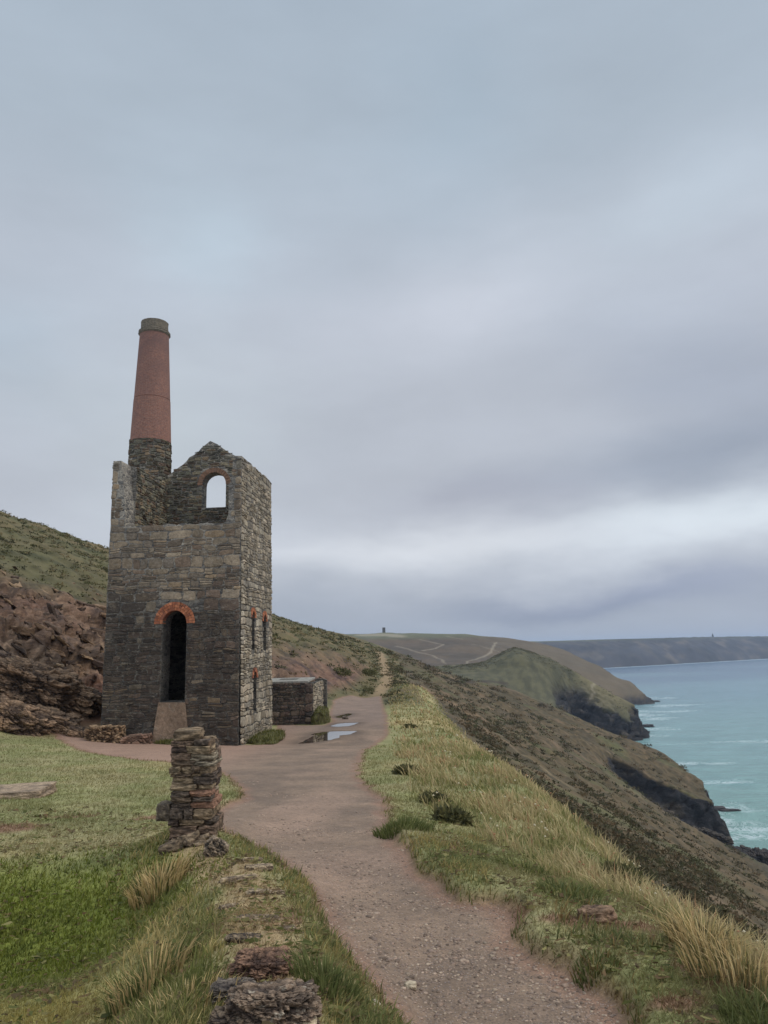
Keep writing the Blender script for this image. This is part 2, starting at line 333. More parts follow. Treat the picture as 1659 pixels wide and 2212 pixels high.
# ------------------------------------------------------------------ the lie of the land
def far(*p): return list(p)
COAST = {  # right-hand tail shared by the near stations (x, z)
}
def tail(a=0.0): return [(30, -20-a), (55, -36), (76, -48.5), (80, -53), (92, -66), (400, -85)]
ST = [
 (1.2, [(-30, -1), (-12, -2.1), (-4, -2.0), (-2.2, -2.0), (-1.2, -1.62), (0, -1.58), (.6, -1.8), (2, -2.05), (3, -2.2), (6, -4.2)]+tail()),
 (5, [(-30, -1.5), (-12, -2.3), (-4, -2.25), (-2.7, -2.35), (-1.7, -2.2), (-1.2, -1.86), (-.55, -1.8), (-.2, -2.0), (.2, -2.2), (1.6, -2.22), (2.2, -2.2), (2.8, -2.35), (3.3, -2.8), (6, -4.9)]+tail()),
 (7.6, [(-30, -1.8), (-12, -2.5), (-5, -2.85), (-3.8, -3.0), (-2.7, -2.85), (-2.0, -2.3), (-1.5, -2.0), (-.9, -2.08), (-.5, -2.3), (1, -2.32), (2.2, -2.42), (3.0, -2.7), (3.5, -3.0), (6, -5.1)]+tail()),
 (10, [(-30, -2.0), (-12, -2.5), (-6, -2.52), (-4, -2.5), (-3.3, -2.42), (-2.8, -2.18), (-2.2, -2.15), (-1.8, -2.32), (-1.2, -2.4), (.2, -2.42), (1.5, -2.65), (2.8, -3.08), (3.4, -3.28), (6, -5.4)]+tail()),
 (14, [(-30, -1.2), (-14, -2.6), (-7, -2.65), (-3, -2.68), (-.3, -2.75), (1.0, -2.88), (2.4, -3.2), (3.4, -3.45), (6, -5.4)]+tail()),
 (20, [(-40, 3), (-25, -1), (-18, -2.7), (-11, -3.0), (-4, -3.08), (-1, -3.15), (1, -3.2), (2.6, -3.22), (3.4, -3.38), (6, -5.4)]+tail()),
 (27, [(-60, 17), (-45, 13), (-24, -.5), (-18.5, -3.0), (-12, -3.3), (-5, -3.6), (0, -3.6), (2, -3.6), (3.4, -3.65), (6, -5.6)]+tail()),
 (34, [(-100, 24), (-60, 20), (-45, 15.5), (-19, -.2), (-17, -3.2), (-14.5, -3.5), (-12, -3.75), (-7, -4.0), (-2, -4.15), (0, -4.12), (2.2, -4.1), (3.4, -4.25), (6, -6)]+tail()),
 (42, [(-100, 25), (-60, 20.5), (-45, 17), (-19.5, 1.2), (-16, -1.8), (-13, -3.8), (-7, -4.2), (0, -4.22), (2.4, -4.3), (3.4, -4.5), (6, -6.2)]+tail()),
 (52, [(-100, 25), (-60, 20.5), (-45, 17), (-14, -.4), (-9.5, -3.6), (-7.5, -4.35), (-.2, -4.37), (1, -4.25), (2.4, -4.3), (3.4, -4.6), (6, -6.3)]+tail()),
 (65, [(-100, 25), (-60, 20.5), (-45, 17), (-10, -.7), (-6, -3.8), (-4.8, -4.5), (-.4, -4.5), (.5, -4.3), (2.4, -4.3), (3.4, -4.7), (6, -6.4)]+tail()),
 (78, [(-100, 25), (-60, 20.5), (-45, 17), (-8, -.4), (-3.5, -3.9), (-2.5, -4.62), (-.3, -4.6), (.7, -4.3), (2.3, -3.7), (3.6, -3.9), (6, -6)]+tail()),
 (100, [(-100, 25), (-60, 20.5), (-45, 17), (-6, -.1), (-1.2, -3.3), (-.6, -3.75), (.5, -3.8), (1.3, -3.9), (3, -4.6), (6, -6.4)]+tail()),
 (130, [(-100, 25), (-60, 20.5), (-45, 17), (-6, 0), (-1.6, -2.7), (-1, -3.0), (.2, -3.0), (3, -4.6), (8, -7.2)]+tail(-1)),
 (165, [(-100, 22), (-43, 15), (-6, 0.4), (-2.4, -1.8), (-1.6, -2.2), (-.4, -2.4), (8, -6.5), (30, -18), (55, -35), (77.5, -50), (88, -64), (400, -85)]),
 (190, [(-100, 16), (-33, 10.5), (0, -1.2), (30, -16), (55, -33), (70, -44.5), (77, -49), (88, -54), (95, -58), (97, -66), (400, -85)]),
 (200, [(-100, 15), (-31, 9.4), (0, -1.2), (30, -15.5), (55, -31.5), (70, -43), (75, -45.4), (86, -52), (96, -56.5), (99, -67), (400, -85)]),
 (214, [(-100, 15), (-30, 9.3), (0, -1), (30, -15), (56, -30.5), (64, -37), (70, -43), (78, -48), (93, -55.3), (98, -56.3), (101, -67), (400, -85)]),
 (219, [(-100, 15), (-30, 9.2), (0, -1), (30, -15), (58.5, -31.5), (64, -37), (69, -46), (74, -58), (80, -66), (98, -70), (400, -85)]),
 (238, [(-100, 14), (-28, 8.6), (0, -.8), (30, -14), (58, -29), (68, -38), (72, -50), (75, -64), (98, -70), (106, -72), (400, -85)]),
 (247, [(-100, 14), (-27, 8.5), (0, -.8), (30, -13.5), (60, -28.5), (76, -37), (84, -42.5), (95, -47.5), (102, -49.5), (105, -55), (106, -67), (400, -85)]),
 (262, [(-100, 14), (-26, 8.2), (0, -.6), (30, -13), (60, -26.5), (84, -37), (100, -43.5), (106, -46.3), (108, -52), (109, -67), (400, -85)]),
 (285, [(-100, 13), (-22, 7.8), (0, -.2), (30, -12), (60, -23.5), (84, -33), (100.4, -39.5), (107, -45), (112, -66), (400, -85)]),
 (302, [(-120, 12), (-17.8, 7.4), (-6.7, 3.8), (4.3, -.4), (23.6, -10.5), (46, -13.8), (63, -21.3), (73.5, -26.7), (83, -32.2), (94, -37.4), (105, -48), (112, -66), (400, -85)]),
 (335, [(-120, 7), (-17, 3), (24, -17), (63, -29), (85, -40), (100, -52), (108, -70), (400, -85)]),
 (400, [(-200, 0), (0, -12), (40, -26), (90, -45), (110, -66), (400, -85)]),
 (460, [(-200, 5), (0, -15), (60, -20), (100, -36), (112, -50), (122, -66), (400, -85)]),
 (498, [(-200, 10), (30, -15), (65, -13), (88, -5), (104, -14), (115, -34), (121, -44), (126, -64), (400, -85)]),
 (507, [(-200, 11), (30, -13), (65, -11), (88, -1.5), (112, -11), (124, -34), (132, -38.5), (148, -44), (162, -52), (170, -66), (400, -85)]),
 (522, [(-200, 12), (30, -12), (64.6, -9.7), (88, .7), (112.6, -7.7), (131, -17.5), (155, -33.6), (170, -41.6), (174, -52), (178, -67), (400, -85)]),
 (560, [(-200, 15), (30, -18), (88, -12), (131, -28), (165, -48), (175, -70), (400, -85)]),
 (650, [(-200, 8), (60, -20), (130, -42), (170, -56), (185, -72), (400, -85)]),
 (760, [(-200, 8), (0, -12), (100, -16), (180, -32), (220, -50), (230, -72), (500, -85)]),
 (815, [(-200, 10), (0, -8), (101, -12), (180, -27), (240, -42), (265, -50), (280, -56), (287, -72), (500, -85)]),
 (850, [(-200, 12), (0, -3), (101, -7), (200, -21), (250, -34), (272, -40.5), (279, -52), (282, -72), (500, -85)]),
 (900, [(-200, 16), (0, 6), (101, 3), (200, -9), (243, -19), (255, -24), (266, -50), (270, -72), (500, -85)]),
 (950, [(-250, 21), (0, 17), (101, 13), (190, 1), (225, -6), (236, -10), (250, -50), (254, -72), (500, -85)]),
 (1005, [(-300, 23.5), (-47, 23), (-5, 24.2), (101, 20.7), (160, 15), (212, 6.2), (235, -8), (250, -50), (255, -72), (500, -85)]),
 (1100, [(-300, 20), (-5, 18), (101, 13), (200, -8), (245, -70), (500, -85)]),
 (1350, [(-300, 6), (0, 0), (200, -40), (245, -72), (500, -85)]),
]
SY = np.array([s[0] for s in ST]); SP = [np.array(s[1], float) for s in ST]
NR, NC = 1420, 560
_d = np.linspace(math.log(1.25), math.log(1340), 6000); _w = 1+3.2*((np.exp(_d) > 203) & (np.exp(_d) < 292))+4*((np.exp(_d) > 492) & (np.exp(_d) < 530))+1.5*((np.exp(_d) > 812) & (np.exp(_d) < 970))
_w = np.cumsum(_w); ys = np.exp(np.interp(np.linspace(_w[0], _w[-1], NR), _w, _d)); sv = np.linspace(-.66, .66, NC)
GX = ys[:, None]*sv[None, :]; GY = np.repeat(ys[:, None], NC, 1)
H = np.zeros_like(GX)
tab = []
for r, y in enumerate(ys):
    i = int(np.clip(np.searchsorted(SY, y)-1, 0, len(SY)-2)); t = np.clip((y-SY[i])/(SY[i+1]-SY[i]), 0, 1)
    H[r] = np.interp(GX[r], SP[i][:, 0], SP[i][:, 1])*(1-t)+np.interp(GX[r], SP[i+1][:, 0], SP[i+1][:, 1])*t
def blur(A, n, ax):
    for _ in range(n):
        B = np.pad(A, [(1, 1) if k == ax else (0, 0) for k in range(2)], mode='edge')
        A = (B[2:] + 2*B[1:-1] + B[:-2])/4 if ax == 0 else (B[:, 2:] + 2*B[:, 1:-1] + B[:, :-2])/4
    return A
Hs = blur(blur(H, 30, 0), 5, 1)
Hs2 = blur(blur(H, 3, 0), 1, 1)
wcl = ss(150, 190, GY)*ss(-34, -44, Hs)          # keep the sea cliffs crisp
H = Hs*(1-wcl)+Hs2*wcl
LY0, LY1 = math.log(ys[0]), math.log(ys[-1])
def samp(A, x, y):
    x = np.asarray(x, float); y = np.asarray(y, float)
    r = np.clip(np.interp(y, ys, np.arange(NR)), 0, NR-1.001); c = np.clip((x/np.maximum(y, 1e-3)-sv[0])/(sv[-1]-sv[0])*(NC-1), 0, NC-1.001)
    ri = r.astype(int); ci = c.astype(int); fr = r-ri; fc = c-ci
    return (A[ri, ci]*(1-fr)+A[ri+1, ci]*fr)*(1-fc)+(A[ri, ci+1]*(1-fr)+A[ri+1, ci+1]*fr)*fc
def ray(px, py): return F + RV*(px-CX)/FPX + UV*(CY-py)/FPX
_tt = np.exp(np.linspace(math.log(1.3), math.log(1330), 2600))
def hit(px, py):
    """the point of the ground seen in a direction of the survey photograph"""
    d = ray(px, py); d = d/d[1]
    z = samp(H, d[0]*_tt, _tt); b = np.nonzero(d[2]*_tt < z)[0]
    if len(b) == 0: return None
    t = _tt[b[0]]; return np.array([d[0]*t, t, d[2]*t])
def pix(px, py, y):
    d = ray(px, py); return d*y/d[1]
def poly(pts): return np.array([h[:2] for h in (hit(*p) for p in pts) if h is not None])
def sdist(poly_, X, Y, closed=True):
    """signed distance (negative inside) to a polygon, or distance to a line"""
    n = len(poly_); best = np.full(X.shape, 1e9); ins = np.zeros(X.shape, bool)
    for i in range(n if closed else n-1):
        a, b = poly_[i], poly_[(i+1) % n]; ex, ey = b-a; l = ex*ex+ey*ey+1e-12
        t = np.clip(((X-a[0])*ex+(Y-a[1])*ey)/l, 0, 1)
        best = np.minimum(best, (X-a[0]-t*ex)**2+(Y-a[1]-t*ey)**2)
        if closed and a[1] != b[1]:
            c = ((a[1] > Y) != (b[1] > Y)) & (X < (b[0]-a[0])*(Y-a[1])/(b[1]-a[1])+a[0]); ins ^= c
    d = np.sqrt(best); return np.where(ins, -d, d) if closed else d

PATH = poly([(1375, 2330), (1360, 2230), (1347, 2201), (1328, 2162), (1266, 2131), (1220, 2088), (1162, 2069), (1105, 2030), (1112, 1988), (1077, 1950), (1019, 1946), (985, 1940), (949, 1917), (902, 1871), (860, 1820), (829, 1786), (833, 1728), (804, 1706), (773, 1680), (773, 1647), (787, 1620), (837, 1586), (834, 1547), (823, 1503), (760, 1502), (720, 1512), (712, 1540), (720, 1560), (700, 1568), (600, 1566), (600, 1575), (606, 1588), (560, 1610), (400, 1605), (215, 1588), (120, 1585), (190, 1625), (290, 1640), (365, 1645), (470, 1665), (525, 1700), (520, 1722), (471, 1748), (450, 1778), (480, 1790), (528, 1809), (593, 1847), (640, 1883), (686, 1925), (702, 1971), (736, 2032), (790, 2094), (836, 2156), (875, 2212), (930, 2330)])
near = GY[:, 0] < 130
X_, Y_ = GX[near], GY[near]
wob = .10*pn(X_*1.6, Y_*1.6)+.05*pn(X_*5, Y_*5)
dP = np.full(GX.shape, 50.0); dP[near] = sdist(PATH, X_, Y_) + wob*np.clip(Y_/10, .5, 2.0)
trail = np.array([(-1.4, 76), (-.3, 90), (-.05, 100), (-.5, 130), (-1.2, 165), (-2, 200), (-4, 240)])
dT = sdist(trail, GX, GY, False)
pathm = ss(.10, -.06, dP)
# raised turf edges on the right of the path, worn hollow below them
redge = ss(.0, .22, dP)*ss(14, 10, GY)*(GX > GY*.0)*ss(2.0, .2, dP)
H = H + .10*redge*ss(3, 5, GY) - .05*pathm*ss(30, 12, GY)
# lumps and tussocks
rockL = ss(-13.0, -16.5, GX+.0*GY)*0
def hillmask():
    zg = np.interp(GX, [-60, -36, -24, -13, -3, 4], [17, 10.5, 4.6, 1.6, -2.2, -3.5])
    foot = np.interp(GY, [0, 20, 27, 34, 42, 52, 65, 78, 100, 130, 200], [-40, -26, -19.5, -16.6, -13.6, -9, -5.3, -3.2, -1.4, -1.8, -4])
    on = ss(.0, 1.6, foot-GX)*(GY < 260)*ss(22, 28, GY)
    scree = on*ss(1.6, -1.6, H-zg+1.8*fbm(GX*.12, GY*.12, 0, 4))
    return on, scree
HILL, SCREE = hillmask()
SCREE = SCREE*ss(150, 95, GY)
ROCKY = SCREE*ss(72, 56, GY)                                 # bare rock beside the engine house
slope = ss(3.6, 6.5, GX)*ss(300, 120, GY)*0+ss(3.4, 6.0, GX)  # seaward side
gradx = np.gradient(H, axis=1)/np.gradient(GX, axis=1); grady = np.gradient(H, axis=0)/np.gradient(GY, axis=0)
steep = np.sqrt(gradx**2+grady**2)
CLIFF = ss(.95, 1.5, steep+.25*fbm(GX*.05, GY*.05, 0, 3))*ss(140, 180, GY)*ss(-22, -34, H)
CLIFF = np.maximum(CLIFF, ss(-52, -58, H+3*fbm(GX*.06, GY*.06)))
CLIFF = np.maximum(CLIFF, ss(-44, -49, H+4*fbm(GX*.09, GY*.09, 3, 3))*ss(200, 208, GY)*ss(240, 232, GY)*ss(66, 74, GX))
dist_scale = np.clip(GY/60, .15, 6)
bumps = fbm(GX*.55, GY*.35, 0, 4)
lump = fbm(GX/3.2, GY/2.2, 3.3, 4)
H = H + ss(3.5, 9, GX)*ss(0, 20, GY)*(.28*bumps+.22*lump)*np.clip(GY/40, .4, 2.5)*ss(1100, 700, GY)*(1-CLIFF)
fold = fbm((GX+.35*GY)/38, GY/19, 6.1, 4, .5)
H = H + ss(8, 32, GX)*ss(30, 75, GY)*ss(300, 255, GY)*3.2*fold
H = H + HILL*(1-ROCKY)*(.45*bumps+.4*lump)*np.clip(GY/60, .6, 2)
H = H + ss(200, 400, GY)*1.6*fbm(GX/28, GY/28, 1.2, 5)*ss(0, 30, H+62)*ss(-1, 1, np.abs(GY-302)/8)
turf = (1-pathm)*(1-HILL)
H = H + turf*ss(30, 12, GY)*(.05*fbm(GX*1.8, GY*1.8, 0, 4)+.018*fbm(GX*9, GY*9, 2, 2))
H = H + pathm*.012*fbm(GX*3, GY*3, 4, 4)*ss(60, 20, GY)
# rock: displace outwards in three dimensions
nx, ny, nz_ = -gradx, -grady, np.ones_like(H); nl = np.sqrt(nx*nx+ny*ny+1); nx, ny, nz_ = nx/nl, ny/nl, nz_/nl
def rockdisp(X, Y, Z, s):
    # tilted beds broken into ledges
    bx = (X*.5+Z*1.0)/s; n1 = fbm(X/(2.6*s), Y/(2.6*s), Z/(1.1*s), 5, .55, True)
    n2 = fbm(X/(.9*s), Y/(.9*s), bx*1.6, 4, .55)
    ter = np.abs(((bx*1.1+.9*fbm(X/(4*s), Y/(4*s), 0, 3)) % 1)-.5)
    wx, wy, wz = X/s+.35*n2, Y/s+.3*n1, (Z*1.5+X*.45)/s
    c1, e1 = worley(wx*.55, wy*.55, wz*.75); c2, e2 = worley(wx*1.7, wy*1.7, wz*2.4, 5)
    return .35*n1+.3*n2-.35*ter+1.0*(c1-.5)+.45*(c2-.5)-.5*ss(.18, 0, e1)-.22*ss(.15, 0, e2)
rd = np.zeros_like(H); m = ROCKY > .01; rd[m] = rockdisp(GX[m], GY[m], H[m], 1.7)*.95*ROCKY[m]
m = SCREE > .01; rd[m] += .30*fbm(GX[m]*.9, GY[m]*.9, H[m]*.9, 5, .65)*SCREE[m]
m = CLIFF > .01; rd[m] += (rockdisp(GX[m], GY[m], H[m], 4.0)-.35)*(.9+2.2*ss(234, 246, GY[m]))*CLIFF[m]*np.clip(GY[m]/260, .8, 2)*ss(-64, -57, H[m])
H = H-7*ss(-61, -64, H)
VX, VY, VZ = GX+nx*rd, GY+ny*rd, H+nz_*rd
H = VZ.copy()
# colours of the ground
def C3(c): return lin(c)[None, None, :]
EXPO = 1.0
def mixc(A, B, t): return A*(1-t[..., None])+B*t[..., None]
n_a = fbm(GX*.5, GY*.5, 0, 4); n_b = fbm(GX*.12, GY*.12, 7, 4); n_c = fbm(GX*3.1, GY*3.1, 1, 3)
Cg = mixc(np.ones(GX.shape+(3,))*C3((140, 134, 98)), C3((116, 120, 78)), ss(-.35, .35, n_a+.4*n_c))
Cg = mixc(Cg, C3((158, 142, 104)), .75*ss(.05, .5, n_b+.35*n_c))                    # dry patches
hol = ss(1.0, .35, np.hypot((GX+4.3)/2.9, (GY-8.3)/2.3)+.12*n_a)
Cg = mixc(Cg, C3((92, 120, 42)), .9*hol)                                        # lush hollow
nl_ = ss(1.2, .5, np.hypot((GX+3.0)/1.5, (GY-5.0)/1.7)); Cg = mixc(Cg, C3((140, 128, 72)), .7*nl_)
bare = np.zeros_like(GX)
for px, py, rx, ry in [(330, 1768, .4, .25), (20, 1790, .6, .5), (985, 1830, .18, .45), (1530, 2095, .28, .35), (1590, 2130, .3, .2), (1350, 2000, .35, .18), (1100, 1985, .2, .3), (1240, 1990, .3, .15), (1075, 1480, 0, 0), (370, 1640, 1.2, 1.2), (620, 1985, .12, .5), (1460, 2170, .2, .12), (160, 1765, .5, .12), (620, 1700, .1, .1)]:
    h_ = hit(px, py)
    if h_ is None or rx == 0: continue
    bare = np.maximum(bare, ss(1.25, .55, np.hypot((GX-h_[0])/rx, (GY-h_[1])/ry)+.45*n_c))
redearth = lin((124, 92, 78))
Cp = mixc(np.ones(GX.shape+(3,))*C3((130, 111, 95)), C3((108, 93, 81)), ss(-.3, .4, n_a+.3*n_c))
Cp = mixc(Cp, C3((150, 126, 110)), .6*ss(.1, .5, fbm(GX*.45, GY*.18, 9, 3)))
Cp = mixc(Cp, C3((144, 118, 102)), ss(-3.5, -7, GX)*ss(16, 24, GY))
Cp = mixc(Cp, C3((120, 104, 96)), .6*ss(36, 50, GY))
Cp = mixc(Cp, C3((128, 100, 84)), ss(-.28, -.03, dP)*.8)
Cg = Cg*(1+.22*fbm(GX*.35, GY*.35, 19, 4)+.15*n_c)[..., None]
C = mixc(Cg, redearth[None, None, :], .8*bare)
C = mixc(C, C3((120, 92, 74)), ss(.22, .02, dP)*.65*(1-ss(60, 90, GY)))
C = mixc(C, Cp, pathm)
# wall-top ridge: trodden yellowish earth
ridge = np.array([(-.55, 3.0), (-.66, 4.2), (-.85, 5.3), (-1.3, 7), (-2.0, 8.6), (-2.45, 9.6)]); dR = np.full(GX.shape, 9.0); nn = GY[:, 0] < 16
dR[nn] = sdist(ridge, GX[nn], GY[nn], False)
C = mixc(C, C3((154, 132, 102))*(1+.25*fbm(GX*4, GY*4, 3, 3))[..., None], ss(.36, .12, dR+.2*n_c)*.8)
# seaward heather slope
h1 = fbm(GX*.25, GY*.14, 5, 4); h2 = fbm(GX*.7, GY*.45, 6, 3)
Ch = mixc(np.ones(GX.shape+(3,))*C3((88, 76, 56)), C3((66, 59, 43)), ss(-.3, .3, h2+.5*h1))
Ch = mixc(Ch, C3((112, 94, 74)), .75*ss(.0, .45, h1))
Ch = mixc(Ch, C3((84, 88, 56)), .6*ss(.05, .4, fbm(GX*.06, GY*.05, 2, 4)))
Ch = mixc(Ch, C3((126, 104, 82)), .6*ss(.25, .5, fbm(GX*.05, GY*.03, 12, 4)))
Ch = mixc(Ch, C3((62, 58, 42)), .6*ss(0, -.35, fold)); Ch = mixc(Ch, C3((66, 60, 48)), .7*ss(.1, .4, fbm(GX*.10, GY*.05, 40, 4))); Ch = mixc(Ch, C3((128, 116, 92)), .5*ss(.3, .5, fbm((GX+GY*.3)*.16, GY*.03, 77, 4)))
sea_w = ss(3.8, 5.2, GX+.5*n_a)*ss(2, 8, GY); sea_w = np.maximum(sea_w, ss(84, 100, GY))
C = mixc(C, Ch, sea_w)
# hill above the path
Chg = mixc(np.ones(GX.shape+(3,))*C3((86, 84, 58)), C3((62, 63, 42)), ss(-.2, .35, h2+.4*lump))
Chg = mixc(Chg, C3((108, 94, 68)), .8*ss(-.3, .3, h1)*ss(45, 80, GY))
C = mixc(C, Chg, np.maximum(HILL, ss(56, 66, GY)*(1-pathm)*(GX < 3)))
Cs = mixc(np.ones(GX.shape+(3,))*C3((104, 80, 68)), C3((72, 58, 54)), ss(-.2, .3, h2+.6*n_a))
Cs = mixc(Cs, C3((126, 102, 84)), .6*ss(0, .4, fbm(GX*.9, GY*.9, H*.9, 4)))
C = mixc(C, Cs, SCREE)
Cr = mixc(np.ones(GX.shape+(3,))*C3((118, 98, 80)), C3((78, 64, 54)), ss(-.3, .3, rd*.5+n_c))
C = mixc(C, Cr, ROCKY*ss(4.5, -.5, H+1.5*n_a))
C = mixc(C, C3((116, 84, 70)), ss(1.3, .3, np.hypot((GX+15.2)/2.0, (GY-39)/6))*.9)
C = mixc(C, C3((136, 116, 90)), ss(.75, .3, dT/(1+GY/200)+.35*n_c+.3*n_a)*ss(74, 82, GY)*ss(240, 180, GY)*.85)
# knoll and far hill
kn = ss(345, 420, GY)*ss(680, 600, GY)
Ck = mixc(np.ones(GX.shape+(3,))*C3((86, 83, 62)), C3((70, 69, 52)), ss(-.3, .3, h1+n_b))
Ck = mixc(Ck, C3((112, 104, 78)), .7*ss(-6, 9, GX-131+ (GY-507)*.1)*ss(-48, -36, H)+0*GX)
Ck = Ck*(1+.35*fbm(GX*.16, GY*.07, 33, 5, .65))[..., None]
C = mixc(C, Ck, kn)
fh = ss(640, 720, GY)
Cf = mixc(np.ones(GX.shape+(3,))*C3((88, 76, 62)), C3((74, 66, 56)), ss(-.3, .3, fbm(GX*.02, GY*.02, 0, 4)))
Cf = mixc(Cf, C3((92, 96, 74)), ss(10, 18, H+2*n_b)*.9)
Cf = mixc(Cf, C3((96, 86, 68)), .6*ss(60, 200, GX))
Cf = Cf*(1+.35*fbm(GX*.07, GY*.03, 34, 5, .65))[..., None]
C = mixc(C, Cf, fh)
def track(pts, wpx, col, amt=.8):
    global C
    P_ = poly(pts)
    if len(P_) < 2: return
    d = sdist(P_, GX, GY, False); wd = wpx
    C = mixc(C, C3(col), ss(1.2, .35, d/wd+.3*n_a)*amt)
TAN = (160, 150, 132)
for pts, wd in [([(1019, 1391), (1040, 1396), (1060, 1403), (1080, 1408)], 1.5), 
        ([(905, 1382), (935, 1389), (958, 1393)], 3), ([(958, 1393), (940, 1402), (912, 1406)], 3), ([(855, 1396), (880, 1402), (905, 1410), (935, 1416), (955, 1425), (962, 1433)], 3),
        ([(980, 1437), (1010, 1428), (1040, 1420), (1060, 1410), (1064, 1400), (1072, 1388)], 3.2), 
        ([(1285, 1478), (1278, 1488), (1283, 1500), (1276, 1512)], 1.4), ([(965, 1375), (980, 1378), (1000, 1381)], 3)]:
    track(pts, wd*.55, TAN, .42)
track([(785, 1373), (815, 1371), (840, 1372), (858, 1374)], 14, (140, 132, 116), .7)
# dark hedge bank along the top of the heather slope
hedge = poly([(962, 1466), (1000, 1470), (1045, 1472), (1092, 1478)])
if len(hedge) > 1: C = mixc(C, C3((58, 50, 42)), ss(3.2, 1.0, sdist(hedge, GX, GY, False))*.8)
C = mixc(C, mixc(np.ones(GX.shape+(3,))*C3((46, 45, 47)), C3((84, 76, 66)), ss(.0, .6, fbm(GX*.08, GY*.08, H*.25, 4))), CLIFF*ss(1400, 900, GY))
C = mixc(C, C3((46, 42, 40)), ss(-57.5, -60.5, H)*.7)
ALB = 1.0
C = np.clip(C*ALB, 0.01, .6)

def quads(nr, nc):
    i = np.arange(nr-1)[:, None]*nc+np.arange(nc-1)[None, :]
    return np.stack([i, i+1, i+1+nc, i+nc], -1).reshape(-1, 4)
V = np.stack([VX, VY, VZ], -1).reshape(-1, 3)
terrain = mesh_obj('ground', V, quads(NR, NC), M_TERR, None, C.reshape(-1, 3), True,
                   {'path': pathm.ravel()*ss(70, 30, GY).ravel(), 'rock': np.maximum(ROCKY*.9, np.maximum(CLIFF*.7, SCREE*.5)).ravel()})
tag(terrain, kind='structure')
def gz(x, y): return samp(H, x, y)
def onground(x, y): return samp(VX, x, y), samp(VY, x, y), samp(VZ, x, y)

# ground under and behind the camera, so the land goes on behind the viewer
bx, by = np.meshgrid(np.linspace(-60, 60, 121), np.linspace(-40, 1.6, 40))
bz = np.interp(bx, [-60, -30, -12, -4, 3, 6, 30, 60], [6, -1, -2.1, -2.0, -2.2, -4.2, -20, -40]) + .2*fbm(bx*.3, by*.3) - .25
o = mesh_obj('ground_behind', np.stack([bx, by, bz], -1).reshape(-1, 3), quads(40, 121), M_TERR, None, np.tile(lin((120, 122, 84)), (40*121, 1)), True, {'path': np.zeros(4840), 'rock': np.zeros(4840)})
tag(o, kind='structure')

# ------------------------------------------------------------------ sea
def sea():
    M = Mat('sea_water', .18)
    M.b.inputs['Specular IOR Level'].default_value = .5; M.b.inputs['IOR'].default_value = 1.33
    col = M.attr('Col').outputs['Color']; foam = M.attr('foam').outputs['Fac']
    n1 = M.noise(.055, 8, .62, stretch=(1, 1.5, 1)); n2 = M.noise(.9, 5, .6)
    n3 = M.noise(.22, 7, .65, dist=1.2); 
    c = M.scale(col, M.mapr(n1.outputs[0], .3, .7, .86, 1.14))
    n4 = M.noise(.09, 8, .7, dist=2.5); fm = M.math('MULTIPLY', foam, M.mapr(M.math('ABSOLUTE', M.math('SUBTRACT', n4.outputs[0], .5)), .01, .055, 1, 0), clamp=True)
    fm = M.math('MAXIMUM', fm, M.math('MULTIPLY', M.math('MULTIPLY', foam, foam), M.mapr(n3.outputs[0], .5, .62, 0, .8)))
    M.base(M.mix(fm, c, (.55, .6, .6)))
    M.link(M.mapr(fm, 0, 1, .2, .9), M.b.inputs['Roughness'])
    M.bump(M.math('ADD', n2.outputs[0], M.math('MULTIPLY', n1.outputs[0], 5)), .9, .7)
    nr, nc = 420, 420
    y = np.exp(np.linspace(math.log(60), math.log(9000), nr)); s = np.linspace(-.1, .85, nc)
    X = y[:, None]*s[None, :]; Y = np.repeat(y[:, None], nc, 1)
    # choppy grid jitter for long low swell
    Z = -62+.10*fbm(X/14, Y/9, 0, 3)*ss(1500, 500, Y)
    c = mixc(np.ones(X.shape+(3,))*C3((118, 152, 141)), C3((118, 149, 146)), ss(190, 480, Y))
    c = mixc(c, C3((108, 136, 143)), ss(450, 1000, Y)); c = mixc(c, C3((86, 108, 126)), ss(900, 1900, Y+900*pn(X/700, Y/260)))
    c = mixc(c, C3((84, 124, 124)), .45*ss(.15, .5, fbm(X/90, Y/45, 3, 4)))
    fo = np.zeros_like(X)
    for px, py, rx, ry in [(1560, 1748, 10, 5), (1600, 1790, 17, 4.5), (1560, 1812, 9, 4), (1620, 1805, 8, 5), (1535, 1825, 5, 3), (1545, 1775, 8, 4), (1480+90, 1690, 14, 3), (1420, 1537, 40, 10), (1390, 1545, 16, 8),
                           (1425, 1552, 22, 7), (1400, 1575, 22, 6), (1450, 1524, 30, 8), (1432, 1508, 20, 8), (1400, 1590, 14, 4), (1480, 1650, 26, 2.4), (1630, 1602, 60, 2.5)]:
        d = ray(px, py); q = d*(-62/d[2]); fo = np.maximum(fo, ss(1.4, .2, np.hypot((X-q[0]+.5*rx*pn(Y/ry*.8, X/rx, px))/rx, (Y-q[1]+1.6*ry*pn(X/rx*1.6, Y/ry*.4, py))/(ry*1.3))))
    # surf along the foot of the far headland
    shore = np.array([(300, 1850), (616, 2060), (946, 2320), (1327, 2620), (2200, 3200)])
    fo = np.maximum(fo, .8*ss(38, 8, sdist(shore, X, Y, False)))
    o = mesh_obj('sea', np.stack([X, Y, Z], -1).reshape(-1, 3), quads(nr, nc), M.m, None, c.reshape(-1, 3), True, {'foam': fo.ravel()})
    tag(o, kind='structure')
sea()

